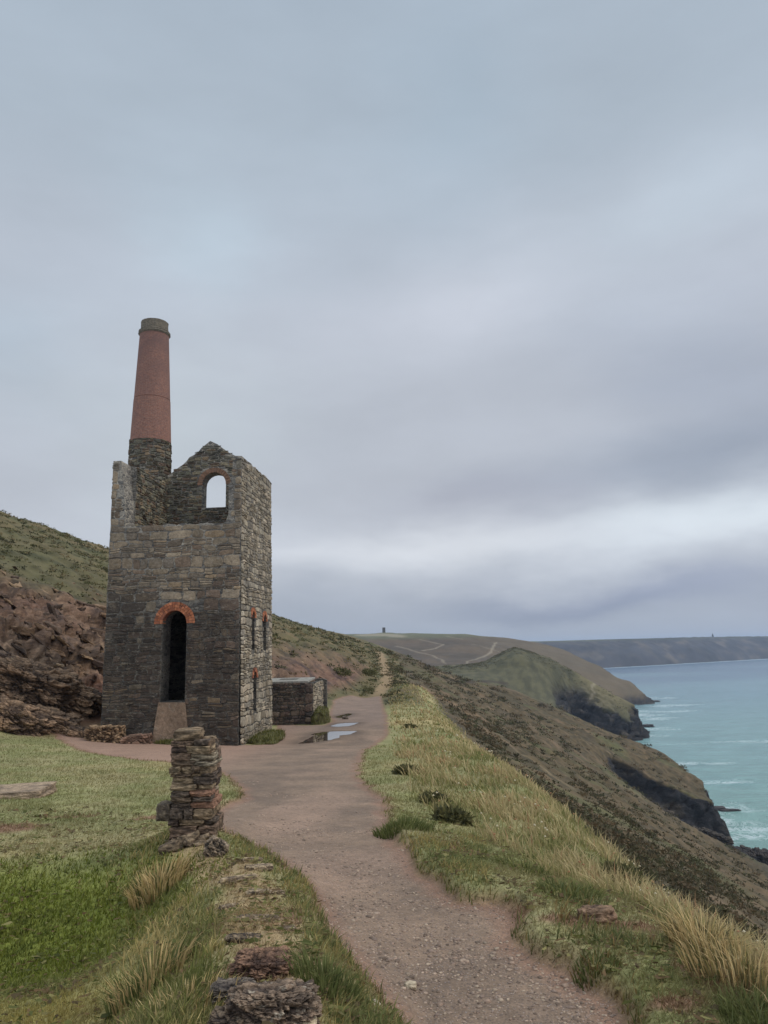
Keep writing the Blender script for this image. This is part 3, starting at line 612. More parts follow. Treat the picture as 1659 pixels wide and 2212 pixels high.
# ------------------------------------------------------------------ far headland
def headland():
    M = Mat('far_cliff', .95); col = M.attr('Col').outputs['Color']; n = M.noise(.012, 8, .65)
    M.base(M.scale(col, M.mapr(n.outputs[0], .3, .7, .7, 1.3)))
    sh = np.array([(100, 1700), (300, 1850), (616, 2066), (946, 2332), (1327, 2636), (2200, 3260), (3600, 4100)], float)
    seg = np.r_[0, np.cumsum(np.hypot(*np.diff(sh, axis=0).T))]; na = 500; t = np.linspace(0, seg[-1], na)
    bx = np.interp(t, seg, sh[:, 0]); by = np.interp(t, seg, sh[:, 1])
    tx, ty = np.gradient(bx), np.gradient(by); l = np.hypot(tx, ty); nx, ny = -ty/l, tx/l     # inland
    prof_d = np.array([0, 6, 20, 45, 75, 100, 140, 200, 500, 1400]); prof_z = np.array([-68, -58, -42, -22, -4, 6, 12, 15, 17, 10])
    dd = np.unique(np.r_[np.linspace(0, 210, 46), np.linspace(240, 1400, 10)])
    D, T = np.meshgrid(dd, t, indexing='ij')
    g = fbm(T/210, D/260, 0, 5, .55)
    g2 = fbm(T/60, D/70, 3, 4, .55, True)
    off = 55*fbm(T/330, 0*T, 2, 3)*np.exp(-D/600)
    Dm = D+off*0
    z = np.interp(D+18*g*ss(0, 25, D), prof_d, prof_z) + 7*g2*ss(2, 30, D)*ss(190, 110, D)
    z = z + np.interp(T, [0, 500, 900, 1300, 2200, 3000], [-3, -2, 0, 3, 1, 3])*ss(60, 160, D)
    X = bx[None, :]+nx[None, :]*(D+off); Y = by[None, :]+ny[None, :]*(D+off)
    c = mixc(np.ones(D.shape+(3,))*C3((62, 62, 66)), C3((92, 86, 80)), ss(-.1, .45, fbm(T/70, D/30, 5, 4)))
    c = mixc(c, C3((44, 46, 50)), ss(.0, .4, fbm(T/160, D/100, 8, 4))*.8)
    c = mixc(c, C3((66, 72, 60)), ss(7, 13, z)*.9)
    c = mixc(c, C3((112, 122, 84)), ss(11, 15, z)*ss(900, 500, T)*.9)
    V = np.stack([X, Y, z], -1).reshape(-1, 3)
    Fq = quads(len(dd), na)
    o = mesh_obj('far_headland', V, Fq, M.m, None, c.reshape(-1, 3)); tag(o, kind='structure')
    return X, Y, z
HX, HY, HZ = headland()
def head_z(x, y):
    d = (HX-x)**2+(HY-y)**2; i = np.unravel_index(np.argmin(d), d.shape); return HZ[i]

# ------------------------------------------------------------------ masonry
def stone_face(mb, u0, u1, v0, v1, fn, rng, sizes=((.25, .6), (.12, .3)), inside=None, palette=None, dep=(.015, .05), big=.12, gap=.022):
    """lays irregular stones in rough courses on the surface fn(u, v, d)"""
    v = v0
    while v < v1-.03:
        hgt = rng.uniform(*sizes[1]); isb = rng.random() < big
        if isb: hgt *= 1.5
        if v+hgt > v1-.06: hgt = v1-v
        u = u0-rng.uniform(0, .15)
        while u < u1-.03:
            wd = rng.uniform(*sizes[0])*(1.5 if isb else 1)
            a, b = max(u, u0), min(u+wd, u1)
            if u1-b < .1: b = u1
            ea = rng.uniform(-.03, .025) if a == u0 else 0; eb = rng.uniform(-.025, .035) if b == u1 else 0
            if b-a > .05:
                k = 1 if (isb or rng.random() < .55) else rng.choice((2, 2, 3)); hh = hgt/k
                for i in range(k):
                    one_stone(mb, a+ea, b+eb, v+i*hh, v+(i+1)*hh, fn, rng, inside, palette, dep, gap)
            u = b if b == u1 else u+wd
        v += hgt
CLIP = []; WARP = .10
def one_stone(mb, a, b, c, d, fn, rng, inside, palette, dep, gap):
    for (l, r, z0, z1) in CLIP:
        if d > z0+.03 and c < z1-.05:
            if a >= l and b <= r: return
            if a < l < b: b = l
            elif a < r < b: a = r
    if b-a < .06: return
    g = gap*rng.uniform(.5, 1.5); cu, cv = (a+b)/2, (c+d)/2
    if inside and not inside(cu, cv, (b-a)/2*.85, (d-c)/2*.85): return
    hw, hh = (b-a)/2-g/2, (d-c)/2-g/2
    if hw < .02 or hh < .012: return
    n = 12; pw = rng.uniform(5, 14); sk, sk2 = rng.uniform(-.12, .12), rng.uniform(-.12, .12); out_ = []
    for i in range(n):
        t = 2*math.pi*(i+.5)/n; cs, sn = math.cos(t), math.sin(t)
        r = (abs(cs)**pw+abs(sn)**pw)**(-1/pw)*rng.uniform(.88, 1.07)
        out_.append((cu+hw*r*(cs+sk*sn), cv+hh*r*(sn+sk2*cs)))
    if WARP: out_ = [(p, q+WARP*float(pn(p*.9, q*.9, 4.)+.5*pn(p*2.3, q*2.3, 8.))) for p, q in out_]; cv = sum(q for p, q in out_)/n
    dp = rng.uniform(*dep); tl, tv = rng.uniform(-.3, .3), rng.uniform(-.3, .3)
    V = [fn(p, q, -.01) for p, q in out_]
    V += [fn(cu+(p-cu)*.9, cv+(q-cv)*.84, dp*(1+tl*(p-cu)/hw+tv*(q-cv)/hh)*rng.uniform(.75, 1.1)) for p, q in out_]
    V += [fn(cu+(p-cu)*.45, cv+(q-cv)*.45, dp*(1.1+tl*.5*(p-cu)/hw)*rng.uniform(.85, 1.2)) for p, q in out_]
    V.append(fn(cu, cv, dp*1.1))
    Fs = []
    for i in range(n):
        j = (i+1) % n; Fs += [(i, j, n+j, n+i), (n+i, n+j, 2*n+j, 2*n+i), (2*n+i, 2*n+j, 3*n)]
    mb.add(V, Fs, palette(cu, cv, rng))
def slab_wall(outline, holes, thick, to_world, mb, col, step=.35):
    """a solid wall: outline with openings in the (u, v) plane, thickness along d; mapped by to_world(u, v, d)"""
    cu = bpy.data.curves.new('tmp', 'CURVE'); cu.dimensions = '2D'; cu.fill_mode = 'BOTH'
    for ring in [outline]+holes:
        sp = cu.splines.new('POLY'); sp.points.add(len(ring)-1); sp.use_cyclic_u = True
        for p, q in zip(sp.points, ring): p.co = (q[0], q[1], 0, 1)
    cu.extrude = .5
    ob = bpy.data.objects.new('tmp', cu); COL.objects.link(ob)
    bpy.context.view_layer.update()
    me = bpy.data.meshes.new_from_object(ob.evaluated_get(bpy.context.evaluated_depsgraph_get()))
    Vt = [to_world(v.co.x, v.co.y, (-v.co.z-.5)*thick) for v in me.vertices]
    mb.add(Vt, [tuple(p.vertices) for p in me.polygons], col)
    bpy.data.objects.remove(ob); bpy.data.curves.remove(cu); bpy.data.meshes.remove(me)
def arch_ring(cx, v0, vs, r, n=10):
    return [(cx-r, v0)]+[(cx-r*math.cos(math.pi*i/n), vs+r*math.sin(math.pi*i/n)) for i in range(n+1)]+[(cx+r, v0)]
def jag(p, q, rng, step=.3, amp=.05):
    n = max(1, int(math.hypot(q[0]-p[0], q[1]-p[1])/step)); res = []
    for i in range(n):
        t = i/n; res.append((p[0]+(q[0]-p[0])*t+rng.uniform(-amp, amp)*(i > 0), p[1]+(q[1]-p[1])*t+rng.uniform(-amp, amp)*(i > 0)))
    return res
def ring_bricks(mb, cx, vs, r0, r1, n, fn, rng, d0, d1, a0=0, a1=math.pi, rows=2):
    for k in range(rows):
        ra, rb = r0+(r1-r0)*k/rows, r0+(r1-r0)*(k+1)/rows-.012
        for i in range(n):
            t0 = a0+(a1-a0)*(i+.06)/n; t1 = a0+(a1-a0)*(i+.94)/n
            P4 = [(ra, t0), (rb, t0), (rb, t1), (ra, t1)]; jd = rng.uniform(-.012, .012)
            V = [fn(cx-r*math.cos(t), vs+r*math.sin(t), dd_) for dd_ in (d0, d1+jd) for r, t in P4]
            c = lin(rng.choice([(154, 98, 70), (140, 86, 62), (162, 106, 78), (126, 80, 62)]))*rng.uniform(.85, 1.15)
            mb.add(V, [(0, 3, 2, 1), (4, 5, 6, 7), (0, 1, 5, 4), (1, 2, 6, 5), (2, 3, 7, 6), (3, 0, 4, 7)], c)

def smin(v, a, b): return max(0., min(1., (v-a)/(b-a)))
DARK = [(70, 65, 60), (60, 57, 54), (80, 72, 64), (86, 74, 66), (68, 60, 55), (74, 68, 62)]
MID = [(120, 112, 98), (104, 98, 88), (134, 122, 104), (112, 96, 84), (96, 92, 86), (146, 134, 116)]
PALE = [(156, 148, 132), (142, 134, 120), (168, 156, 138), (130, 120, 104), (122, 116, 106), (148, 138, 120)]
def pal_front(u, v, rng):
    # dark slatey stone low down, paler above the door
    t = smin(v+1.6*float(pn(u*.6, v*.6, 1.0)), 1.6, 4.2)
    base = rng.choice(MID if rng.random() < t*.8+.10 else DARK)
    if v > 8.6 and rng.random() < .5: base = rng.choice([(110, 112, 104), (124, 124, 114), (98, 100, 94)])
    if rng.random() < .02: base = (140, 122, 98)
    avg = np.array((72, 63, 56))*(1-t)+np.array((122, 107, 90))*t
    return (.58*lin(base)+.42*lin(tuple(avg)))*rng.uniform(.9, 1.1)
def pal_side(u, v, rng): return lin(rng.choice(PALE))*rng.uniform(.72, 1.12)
def pal_up(u, v, rng): return lin(rng.choice([(110, 108, 94), (92, 90, 80), (126, 118, 98), (80, 78, 70), (120, 104, 84), (96, 80, 68)]))*rng.uniform(.8, 1.15)
def pal_dark(u, v, rng): return lin(rng.choice([(82, 72, 68), (96, 82, 74), (70, 64, 62), (104, 92, 82), (88, 74, 68)]))*rng.uniform(.8, 1.2)

# ---- the engine house
A = math.radians(5); ca, sa = math.cos(A), math.sin(A)
OX, OY = -12.98, 34.55                      # front left corner
W_, D_ = 6.32, 5.75; ZB = -4.6              # width, depth, foot of the walls
def loc(lx, ly, z): return (OX+lx*ca+ly*sa, OY-lx*sa+ly*ca, z)
house = empty('engine_house', loc(0, 0, -4.0)); HO = house.location
tag(house, 'tall roofless stone mine engine house with arched door and red brick chimney', 'engine house')
rng = random.Random(11)
ZT = 9.22; ZL = pix(400, 1133, 34.3)[2]     # eaves, top of the low front wall
T1, T2 = 1.05, .72                          # front wall thickness, side wall thickness
hb = lambda v: v-ZB                          # heights above the wall foot
def lean(v): return .10*(1-smin(v, ZB, ZT))  # slight batter
fr = lambda u, v, d: loc(u, -d-lean(v), v)
# front wall: u along the front. door opening below an arch
dcx = 0
def u_at(px, py): 
    p = pix(px, py, 34.25); return (p[0]-OX)/ca
dl, dr = u_at(349, 1420), u_at(403, 1420); dc = (dl+dr)/2; drr = (dr-dl)/2
zdoor = pix(375, 1515, 34.3)[2]; zspr = pix(375, 1345, 34.3)[2]
door = arch_ring(dc, zdoor, zspr, drr, 12)
ol = jag((0, ZB), (W_, ZB), rng, 1, 0)+[(W_, ZB)]+jag((W_, ZB+.1), (W_, ZT), rng, .5, .015)+[(W_, ZT), (W_-.42, ZT+.03), (W_-.46, ZT-1.2), (W_-.62, ZT-1.35), (W_-.60, ZL+.4), (W_-.75, ZL)]+jag((W_-.8, ZL), (.75, ZL), rng, .25, .06)+[(.72, ZL), (.66, ZL+1.2), (.50, ZL+2.3), (.44, ZT-.15), (.38, ZT+.05), (0, ZT+.05)]+jag((0, ZT), (0, ZB+.1), rng, .5, .015)
mbc = MB()
slab_wall(ol, [door], T1, fr, mbc, (.2, .18, .15))
fw = mbc.build('front_wall', M_CORE, house, off=HO)
mb = MB()
def in_front(u, v, hu, hv):
    if v+hv > ZT+.05: return False
    if v-hv*.4 > ZL and .5 < u < W_-.5: return False
    if v > ZL and (.7 < u+hu*.7 < W_-.6 or .7 < u-hu*.7 < W_-.6): return False
    if math.hypot(max(0, abs(u-dc)-hu*.6), max(0, v-hv*.5-zspr)) < drr+.40 and v+hv > zspr-.05: return False
    return True
CLIP.append((dl-.01, dr+.01, zdoor, zspr))
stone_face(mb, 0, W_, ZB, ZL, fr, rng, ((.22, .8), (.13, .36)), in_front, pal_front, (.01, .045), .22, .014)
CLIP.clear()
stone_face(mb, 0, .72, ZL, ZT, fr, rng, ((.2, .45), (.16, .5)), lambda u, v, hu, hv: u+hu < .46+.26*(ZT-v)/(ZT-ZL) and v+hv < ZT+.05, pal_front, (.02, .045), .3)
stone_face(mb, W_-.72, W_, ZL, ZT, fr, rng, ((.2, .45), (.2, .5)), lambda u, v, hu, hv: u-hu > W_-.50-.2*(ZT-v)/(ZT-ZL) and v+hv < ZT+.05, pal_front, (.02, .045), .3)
mb.build('front_stonework', M_MASON, fw, off=(0, 0, 0)); bpy.data.objects['front_stonework'].matrix_parent_inverse = Matrix.Translation(-Vector(HO))
mb = MB(); ring_bricks(mb, dc, zspr-.02, drr+.0, drr+.40, 22, fr, rng, -.35, .05, -.04, math.pi+.04, 3)
mb.build('door_arch', M_STONE, house, off=HO)
mb = MB()                                   # rendered patch and step below the door
def pfr(u, v, d): return fr(u, v, d+.05)
slab_wall([(dc-.95, ZB), (dc+.85, ZB), (dc+.75, zdoor-1.1), (dc+.62, zdoor-.05), (dc-.6, zdoor-.03), (dc-.72, zdoor-.8)], [], .16, lambda u, v, d: fr(u, v, d+.11), mb, lin((124, 106, 90)))
mb.build('door_plinth', M_MASON, house, off=HO)
# right side wall
sr = lambda u, v, d: loc(W_+d+lean(v), u, v)
def u_side(px, py):
    d = ray(px, py); p0 = np.array(loc(W_, 0, 0)); dirv = np.array([sa, ca]); 
    a = np.array([[d[0], -dirv[0]], [d[1], -dirv[1]]]); t, u = np.linalg.solve(a, p0[:2]); return u, d[2]*t
wins = []
for px, yt, yb, hw_ in [(544, 1325, 1404, .19), (569, 1332, 1404, .22), (546.5, 1455, 1536, .19)]:
    u, zt = u_side(px, yt); _, zb = u_side(px, yb); wins.append((u, zb, zt-hw_, hw_+.1))
ol = jag((T1, ZB), (D_, ZB), rng, 1, 0)+[(D_, ZB)]+jag((D_, ZB+.1), (D_, ZT), rng, .5, .02)+jag((D_, ZT), (T1, ZT), rng, .3, .05)+[(T1, ZT)]
mbc = MB(); slab_wall(ol, [arch_ring(u, a, b, h, 6) for u, a, b, h in wins], T2, sr, mbc, (.2, .18, .15))
sw = mbc.build('side_wall', M_CORE, house, off=HO)
def in_side(u, v, hu, hv):
    for (cu_, a, b, h) in wins:
        if math.hypot(max(0, abs(u-cu_)-hu*.6), max(0, v-hv*.5-b)) < h+.2 and v+hv > b: return False
    return v < ZT+.02
CLIP.extend([(u-h, u+h, a, b) for u, a, b, h in wins])
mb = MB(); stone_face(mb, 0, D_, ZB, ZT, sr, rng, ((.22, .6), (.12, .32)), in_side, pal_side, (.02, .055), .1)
CLIP.clear(); q = mb.build('side_stonework', M_MASON, sw); q.matrix_parent_inverse = Matrix.Translation(-Vector(HO))
for (cu_, a, b, h) in wins:
    mb = MB(); ring_bricks(mb, cu_, b, h, h+.2, 9, sr, rng, -.3, .05, -.05, math.pi+.05, 1); mb.build('window_arch', M_STONE, house, off=HO)
# left side wall (inner face is the one in view)
sl_ = lambda u, v, d: loc(T2+d, u, v)
ol = jag((T1, ZB), (D_, ZB), rng, 1, 0)+[(D_, ZB)]+jag((D_, ZB+.1), (D_, ZT), rng, .5, .02)+jag((D_, ZT), (T1, ZT-.05), rng, .3, .07)+[(T1, ZT)]
mbc = MB(); slab_wall(ol, [], T2, sl_, mbc, (.2, .18, .15)); lw = mbc.build('side_wall', M_CORE, house, off=HO)
mb = MB(); stone_face(mb, T1, D_-.7, 2.5, ZT, sl_, rng, ((.2, .55), (.1, .26)), None, pal_up, (.015, .06), .1)
stone_face(mb, 0, D_, ZB, ZT, lambda u, v, d: loc(-d, u, v), rng, ((.3, .7), (.16, .34)), None, pal_front, (.015, .05), .1)
q = mb.build('side_stonework', M_MASON, lw); q.matrix_parent_inverse = Matrix.Translation(-Vector(HO))
mb = MB(); stone_face(mb, .45, .70, ZL-.1, ZT-.2, lambda u, v, d: loc(u, T1-.9-d, v), rng, ((.2, .4), (.15, .3)), None, pal_up, (.01, .04), .1)
# back gable wall
apex = pix(458, 960, OY+D_-.3)[2]
gb = lambda u, v, d: loc(u, D_-T2-d, v)
def gu(px, py): p = pix(px, py, OY+D_-T2-.28); return (p[0]-OX-(D_-T2)*sa)/ca, p[2]
wl, zw0 = gu(436, 1097); wr, _ = gu(488, 1097); wc = (wl+wr)/2; wrr = (wr-wl)/2; _, zwt = gu(460, 1021)
au, _ = gu(458, 960)
ol = [(0, ZB), (W_, ZB)]+jag((W_, ZB+.2), (W_, ZT-.1), rng, .5, .02)+jag((W_, ZT), (au+.1, apex), rng, .28, .05)+jag((au-.1, apex), (0, ZT-.1), rng, .28, .06)+[(0, ZT)]
low_arch = arch_ring(W_*.55, -4.2, -2.2, .7, 8)
mbc = MB(); slab_wall(ol, [arch_ring(wc, zw0, zwt-wrr, wrr, 10)], T2, gb, mbc, (.2, .18, .15))
gw = mbc.build('gable_wall', M_CORE, house, off=HO)
def in_gable(u, v, hu, hv):
    top = ZT+(apex-ZT)*(1-abs(u-au)/(W_-au if u > au else au))
    if v+hv*.9 > top-.04: return False
    if math.hypot(max(0, abs(u-wc)-hu*.6), max(0, v-hv*.5-(zwt-wrr))) < wrr+.30 and v+hv > zwt-wrr: return False
    return True
CLIP.append((wl, wr, zw0, zwt-wrr))
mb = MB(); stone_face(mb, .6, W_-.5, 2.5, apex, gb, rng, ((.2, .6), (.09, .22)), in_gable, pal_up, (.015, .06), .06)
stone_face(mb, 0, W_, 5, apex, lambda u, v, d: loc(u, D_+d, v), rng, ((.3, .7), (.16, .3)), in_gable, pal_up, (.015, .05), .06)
CLIP.clear(); q = mb.build('gable_stonework', M_MASON, gw); q.matrix_parent_inverse = Matrix.Translation(-Vector(HO))
mb = MB(); ring_bricks(mb, wc, zwt-wrr, wrr, wrr+.28, 16, gb, rng, -.5, .05, -.05, math.pi+.05, 1)
for i in range(len(mb.C)): mb.C[i] = mb.C[i]*.25+lin((108, 94, 80))*.7
mb.build('window_arch', M_STONE, house, off=HO)
# the shaft floor
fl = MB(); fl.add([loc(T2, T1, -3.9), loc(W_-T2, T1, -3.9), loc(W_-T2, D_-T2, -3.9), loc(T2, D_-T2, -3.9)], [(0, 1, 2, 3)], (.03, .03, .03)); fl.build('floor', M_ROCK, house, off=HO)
mb = MB(); za = ZL-.55; mb.add([loc(a, b, c) for c in (za-.4, za) for a, b in ((T2+.004, T1+.004), (W_-T2-.004, T1+.004), (W_-T2-.004, D_-T2-.004), (T2+.004, D_-T2-.004))], [(0, 3, 2, 1), (4, 5, 6, 7), (0, 1, 5, 4), (1, 2, 6, 5), (2, 3, 7, 6), (3, 0, 4, 7)], lin((80, 72, 62))); mb.build('shade_slab', M_ROCK, house, off=HO)  # added slab, unseen from the camera, keeps skylight out of the doorway below
# chimney
CHX, CHY = pix(331, 800, 40)[0], 40.0
def rad(px0, px1, py): a = pix(px0, py, 40); b = pix(px1, py, 40); return (b[0]-a[0])/2
zs = pix(330, 957, 40)[2]; zc = pix(333, 722, 40)[2]; zt = pix(333, 699, 40)[2]
r_s, r_c = rad(286, 372, 957), rad(304, 364, 722)
def lathe(prof, n=48, cx=CHX, cy=CHY, jit=0.0, rg=None):
    V = []; Fs = []
    for (r, z) in prof:
        for i in range(n):
            t = 2*math.pi*i/n; rr = r+(rg.uniform(-jit, jit) if rg else 0); V.append((cx+rr*math.cos(t), cy+rr*math.sin(t), z))
    for k in range(len(prof)-1):
        for i in range(n):
            j = (i+1) % n; Fs.append((k*n+i, k*n+j, (k+1)*n+j, (k+1)*n+i))
    return V, Fs
rb_ = r_s+(r_s-r_c)/(zc-zs)*(zs-ZB)*.75
def rz(z): return rb_+(r_s+.03-rb_)*(z-ZB)/(zs-ZB)
mb = MB(); V, Fs = lathe([(rb_-.07, ZB), (r_s-.05, zs), (r_s-.35, zs), (r_s-.4, ZB)], 40); mb.add(V, Fs, (.2, .18, .15))
chim = mb.build('chimney', M_CORE, house, off=HO)
mb = MB(); Cm = 2*math.pi*r_s
stone_face(mb, 0, Cm, 1.5, zs, lambda u, v, d: (CHX+(rz(v)-.07+d)*math.cos(u/r_s), CHY+(rz(v)-.07+d)*math.sin(u/r_s), v), rng, ((.22, .6), (.1, .24)), None, pal_up, (.02, .06), .05)
for i in range(len(mb.C)): mb.C[i] = mb.C[i]*.85
q = mb.build('chimney_stonework', M_MASON, chim); q.matrix_parent_inverse = Matrix.Translation(-Vector(HO))
zm = pix(332, 866, 40)[2]; rm = r_s+(r_c-r_s)*(zm-zs)/(zc-zs)
def brick_shaft():
    prof = [(r_s-.01, zs-.02), (rm+.005, zm-.03), (rm-.03, zm-.02), (rm-.03, zm+.02), (rm-.01, zm+.03), (r_c, zc)]
    V, Fs = lathe(prof, 110)
    o = mesh_obj('brick_shaft', np.array(V)-np.array(HO), Fs, M_BRICK, None, None, False); o.parent = chim
    uvl = o.data.uv_layers.new(name='UVMap')
    for p in o.data.polygons:
        us = [math.atan2(V[o.data.loops[l].vertex_index][1]-CHY, V[o.data.loops[l].vertex_index][0]-CHX) for l in p.loop_indices]
        if max(us)-min(us) > 3: us = [t+2*math.pi if t < 0 else t for t in us]
        for l, t in zip(p.loop_indices, us): uvl.data[l].uv = (t*rm, V[o.data.loops[l].vertex_index][2])
    o.matrix_parent_inverse = Matrix.Identity(4)
brick_shaft()
hz = zt-zc
mb = MB(); V, Fs = lathe([(r_c-.04, zc-.18), (r_c+.04, zc-.12), (r_c+.09, zc-.05), (r_c+.06, zc+.02), (r_c+.08, zc+.07), (r_c-.03, zc+.14), (r_c-.05, zc+.5), (r_c-.04, zt), (r_c-.2, zt+.03), (r_c-.26, zt-.6)], 56, jit=.012, rg=rng)
mb.add(V, Fs, lin((98, 92, 82))); q = mb.build('chimney_cap', M_ROCK, chim); q.matrix_parent_inverse = Matrix.Translation(-Vector(HO))

# ---- the low stone store behind it
p1 = pix(677, 1563, 45.8); pT = pix(677, 1475, 45.8); SX, SY_ = p1[0], 45.8; sz0 = p1[2]-.25; sz1 = pT[2]
store = empty('stone_store', (SX, SY_, p1[2])); tag(store, 'low square stone store with pale slab roof behind the tall ruin', 'stone shed')
SO = store.location; SW, SD = 3.6, 3.4
fs = lambda u, v, d: (SX-SW+u, SY_-d-.03*u, v)
rs = lambda u, v, d: (SX+d+u*.13, SY_-.1+u, v)
mbc = MB()
slab_wall([(0, sz0), (SW, sz0)]+[(SW, sz1)]+jag((SW, sz1), (0, sz1), rng, .3, .03)+[(0, sz1)], [], .5, fs, mbc, (.12, .1, .09)); a_ = mbc.build('front_wall', M_CORE, store, off=SO)
mb = MB(); stone_face(mb, 0, SW-.5, sz0, sz1, fs, rng, ((.18, .5), (.1, .26)), None, pal_dark, (.02, .06), .1)
stone_face(mb, SW-.5, SW, sz0, sz1, fs, rng, ((.4, .6), (.24, .42)), None, pal_dark, (.04, .08), .2)
q = mb.build('front_stonework', M_MASON, a_); q.matrix_parent_inverse = Matrix.Translation(-Vector(SO))
mbc = MB(); slab_wall([(0.5, sz0), (SD, sz0), (SD, sz1), (.5, sz1)], [], .5, rs, mbc, (.12, .1, .09)); a_ = mbc.build('side_wall', M_CORE, store, off=SO)
mb = MB(); stone_face(mb, 0, SD, sz0, sz1, rs, rng, ((.2, .5), (.12, .28)), None, pal_side, (.02, .06), .1)
q = mb.build('side_stonework', M_MASON, a_); q.matrix_parent_inverse = Matrix.Translation(-Vector(SO))
# raised corner stub beyond the slab
stub_fn = lambda u, v, d: (SX-.15+u*.6, SY_+2.6-d, v)
mbc = MB(); slab_wall([(0, sz1-.4), (1.25, sz0), (1.25, sz1+.05), (.9, sz1+.12), (.3, sz1+.16), (0, sz1+.1)], [], .5, stub_fn, mbc, (.12, .1, .09)); mbc.build('corner_stub', M_CORE, store, off=SO)
mb = MB()
zR = sz1+.02; e0 = .0
mb.add([(SX-SW, SY_, zR), (SX-.3, SY_-.08, zR), (SX-.1, SY_+2.3, zR+.14), (SX-SW, SY_+2.3, zR+.14), (SX-SW, SY_, zR+.10), (SX-.3, SY_-.08, zR+.10), (SX-.1, SY_+2.3, zR+.24), (SX-SW, SY_+2.3, zR+.24)],
       [(0, 3, 2, 1), (4, 5, 6, 7), (0, 1, 5, 4), (1, 2, 6, 5), (2, 3, 7, 6), (3, 0, 4, 7)], lin((134, 132, 126)))
mb.build('roof_slab', M_STONE, store, off=SO)
mb = MB(); y0, y1 = SY_+.9, SY_+1.7
mb.add([(SX-2.2, y0, zR+.104+.14*.9/2.3+.012), (SX-1.1, y0, zR+.104+.14*.9/2.3+.012), (SX-1.05, y1, zR+.104+.14*1.7/2.3+.012), (SX-2.15, y1, zR+.104+.14*1.7/2.3+.012)], [(0, 1, 2, 3)], lin((92, 88, 82)))
mb.build('slab_patch', M_STONE, store, off=SO)

# ------------------------------------------------------------------ rocks
def rockmesh(sx, sy, sz, seed, n=22, amp=.22, box=.55, cols=((128, 110, 90), (86, 74, 64)), strata=1.0, fr_=2.2, tilt=(0, 0, 0), spec=None, blk=None):
    V = []; idx = {}
    Fs = []
    def vid(p):
        k = tuple(np.round(p, 5))
        if k not in idx: idx[k] = len(V); V.append(p)
        return idx[k]
    L_ = np.linspace(-1, 1, n+1)
    for ax in range(3):
        for sg in (-1, 1):
            for i in range(n):
                for j in range(n):
                    q = []
                    for a, b in ((i, j), (i+1, j), (i+1, j+1), (i, j+1)):
                        p = [0, 0, 0]; p[ax] = sg; p[(ax+1) % 3] = L_[a]; p[(ax+2) % 3] = L_[b]; q.append(vid(np.array(p, float)))
                    Fs.append(tuple(q if sg > 0 else q[::-1]))
    V = np.array(V); l = np.linalg.norm(V, axis=1)[:, None]; S = V/l*1.15; Vb = V*box+S*(1-box)
    s = seed*3.7
    d = fbm(Vb[:, 0]*fr_+s, Vb[:, 1]*fr_-s, Vb[:, 2]*fr_*strata, 4, .55, True)*amp + fbm(Vb[:, 0]*.9+s, Vb[:, 1]*.9, Vb[:, 2]*.9-s, 2)*amp*1.3
    if n > 12: d = d + amp*.35*fbm(Vb[:, 0]*5+s, Vb[:, 1]*5, Vb[:, 2]*7*strata, 4, .6, True)
    cellc = None
    if blk:
        dim = np.array([sx, sy, sz])/2; Q = Vb*dim/blk; Q = Q+.3*np.stack([pn(Q[:, 0]*.7+s, Q[:, 1]*.7, Q[:, 2]*.7+k*9) for k in range(3)], -1)
        c1, e1 = worley(Q[:, 0]+s, Q[:, 1], (Q[:, 2]*1.7+Q[:, 0]*.4)); c2, e2 = worley(Q[:, 0]*2.7, Q[:, 1]*2.7+s, Q[:, 2]*4.2+Q[:, 0], 3)
        d = d*.6+min(.36, blk/min(dim[0], dim[1]))*(.5*(c1-.5)+.2*(c2-.5)-.22*ss(.16, 0, e1)-.08*ss(.14, 0, e2)); cellc = .82+.36*c2-.3*ss(.12, 0, e2)-.25*ss(.12, 0, e1)
    Vb = Vb*(1+d[:, None])
    t = ss(-.5, .5, fbm(Vb[:, 0]*1.7-s, Vb[:, 1]*1.7, Vb[:, 2]*3.5, 4)+.9*(d/amp-.4))
    c = lin(cols[1])[None]*(1-t[:, None])+lin(cols[0])[None]*t[:, None]
    if spec is not None:
        k = ss(.28, .45, fbm(Vb[:, 0]*3+s, Vb[:, 1]*3, Vb[:, 2]*3, 3)); c = c*(1-k[:, None])+lin(spec)[None]*k[:, None]
    if cellc is not None: c = c*np.clip(cellc, .25, 1.3)[:, None]
    Rm = np.array(__import__('mathutils').Euler(tilt).to_matrix())
    return (Vb*np.array([sx, sy, sz])/2)@Rm.T, Fs, c
def rock_thing(name, px, py, y, size, seed, label, cat, group=None, sink=.3, **k):
    if y is None: h_ = hit(px, py)
    else: h_ = pix(px, py, y)
    x_, y_ = h_[0], h_[1]; z_ = float(gz(x_, y_))
    Vr, Fr, cr_ = rockmesh(*size, seed, **k)
    o = mesh_obj(name, Vr, Fr, M_ROCK, None, cr_, not k.get('blk')); o.location = (x_, y_, z_+size[2]*(.5-sink)); tag(o, label, cat, group); return o

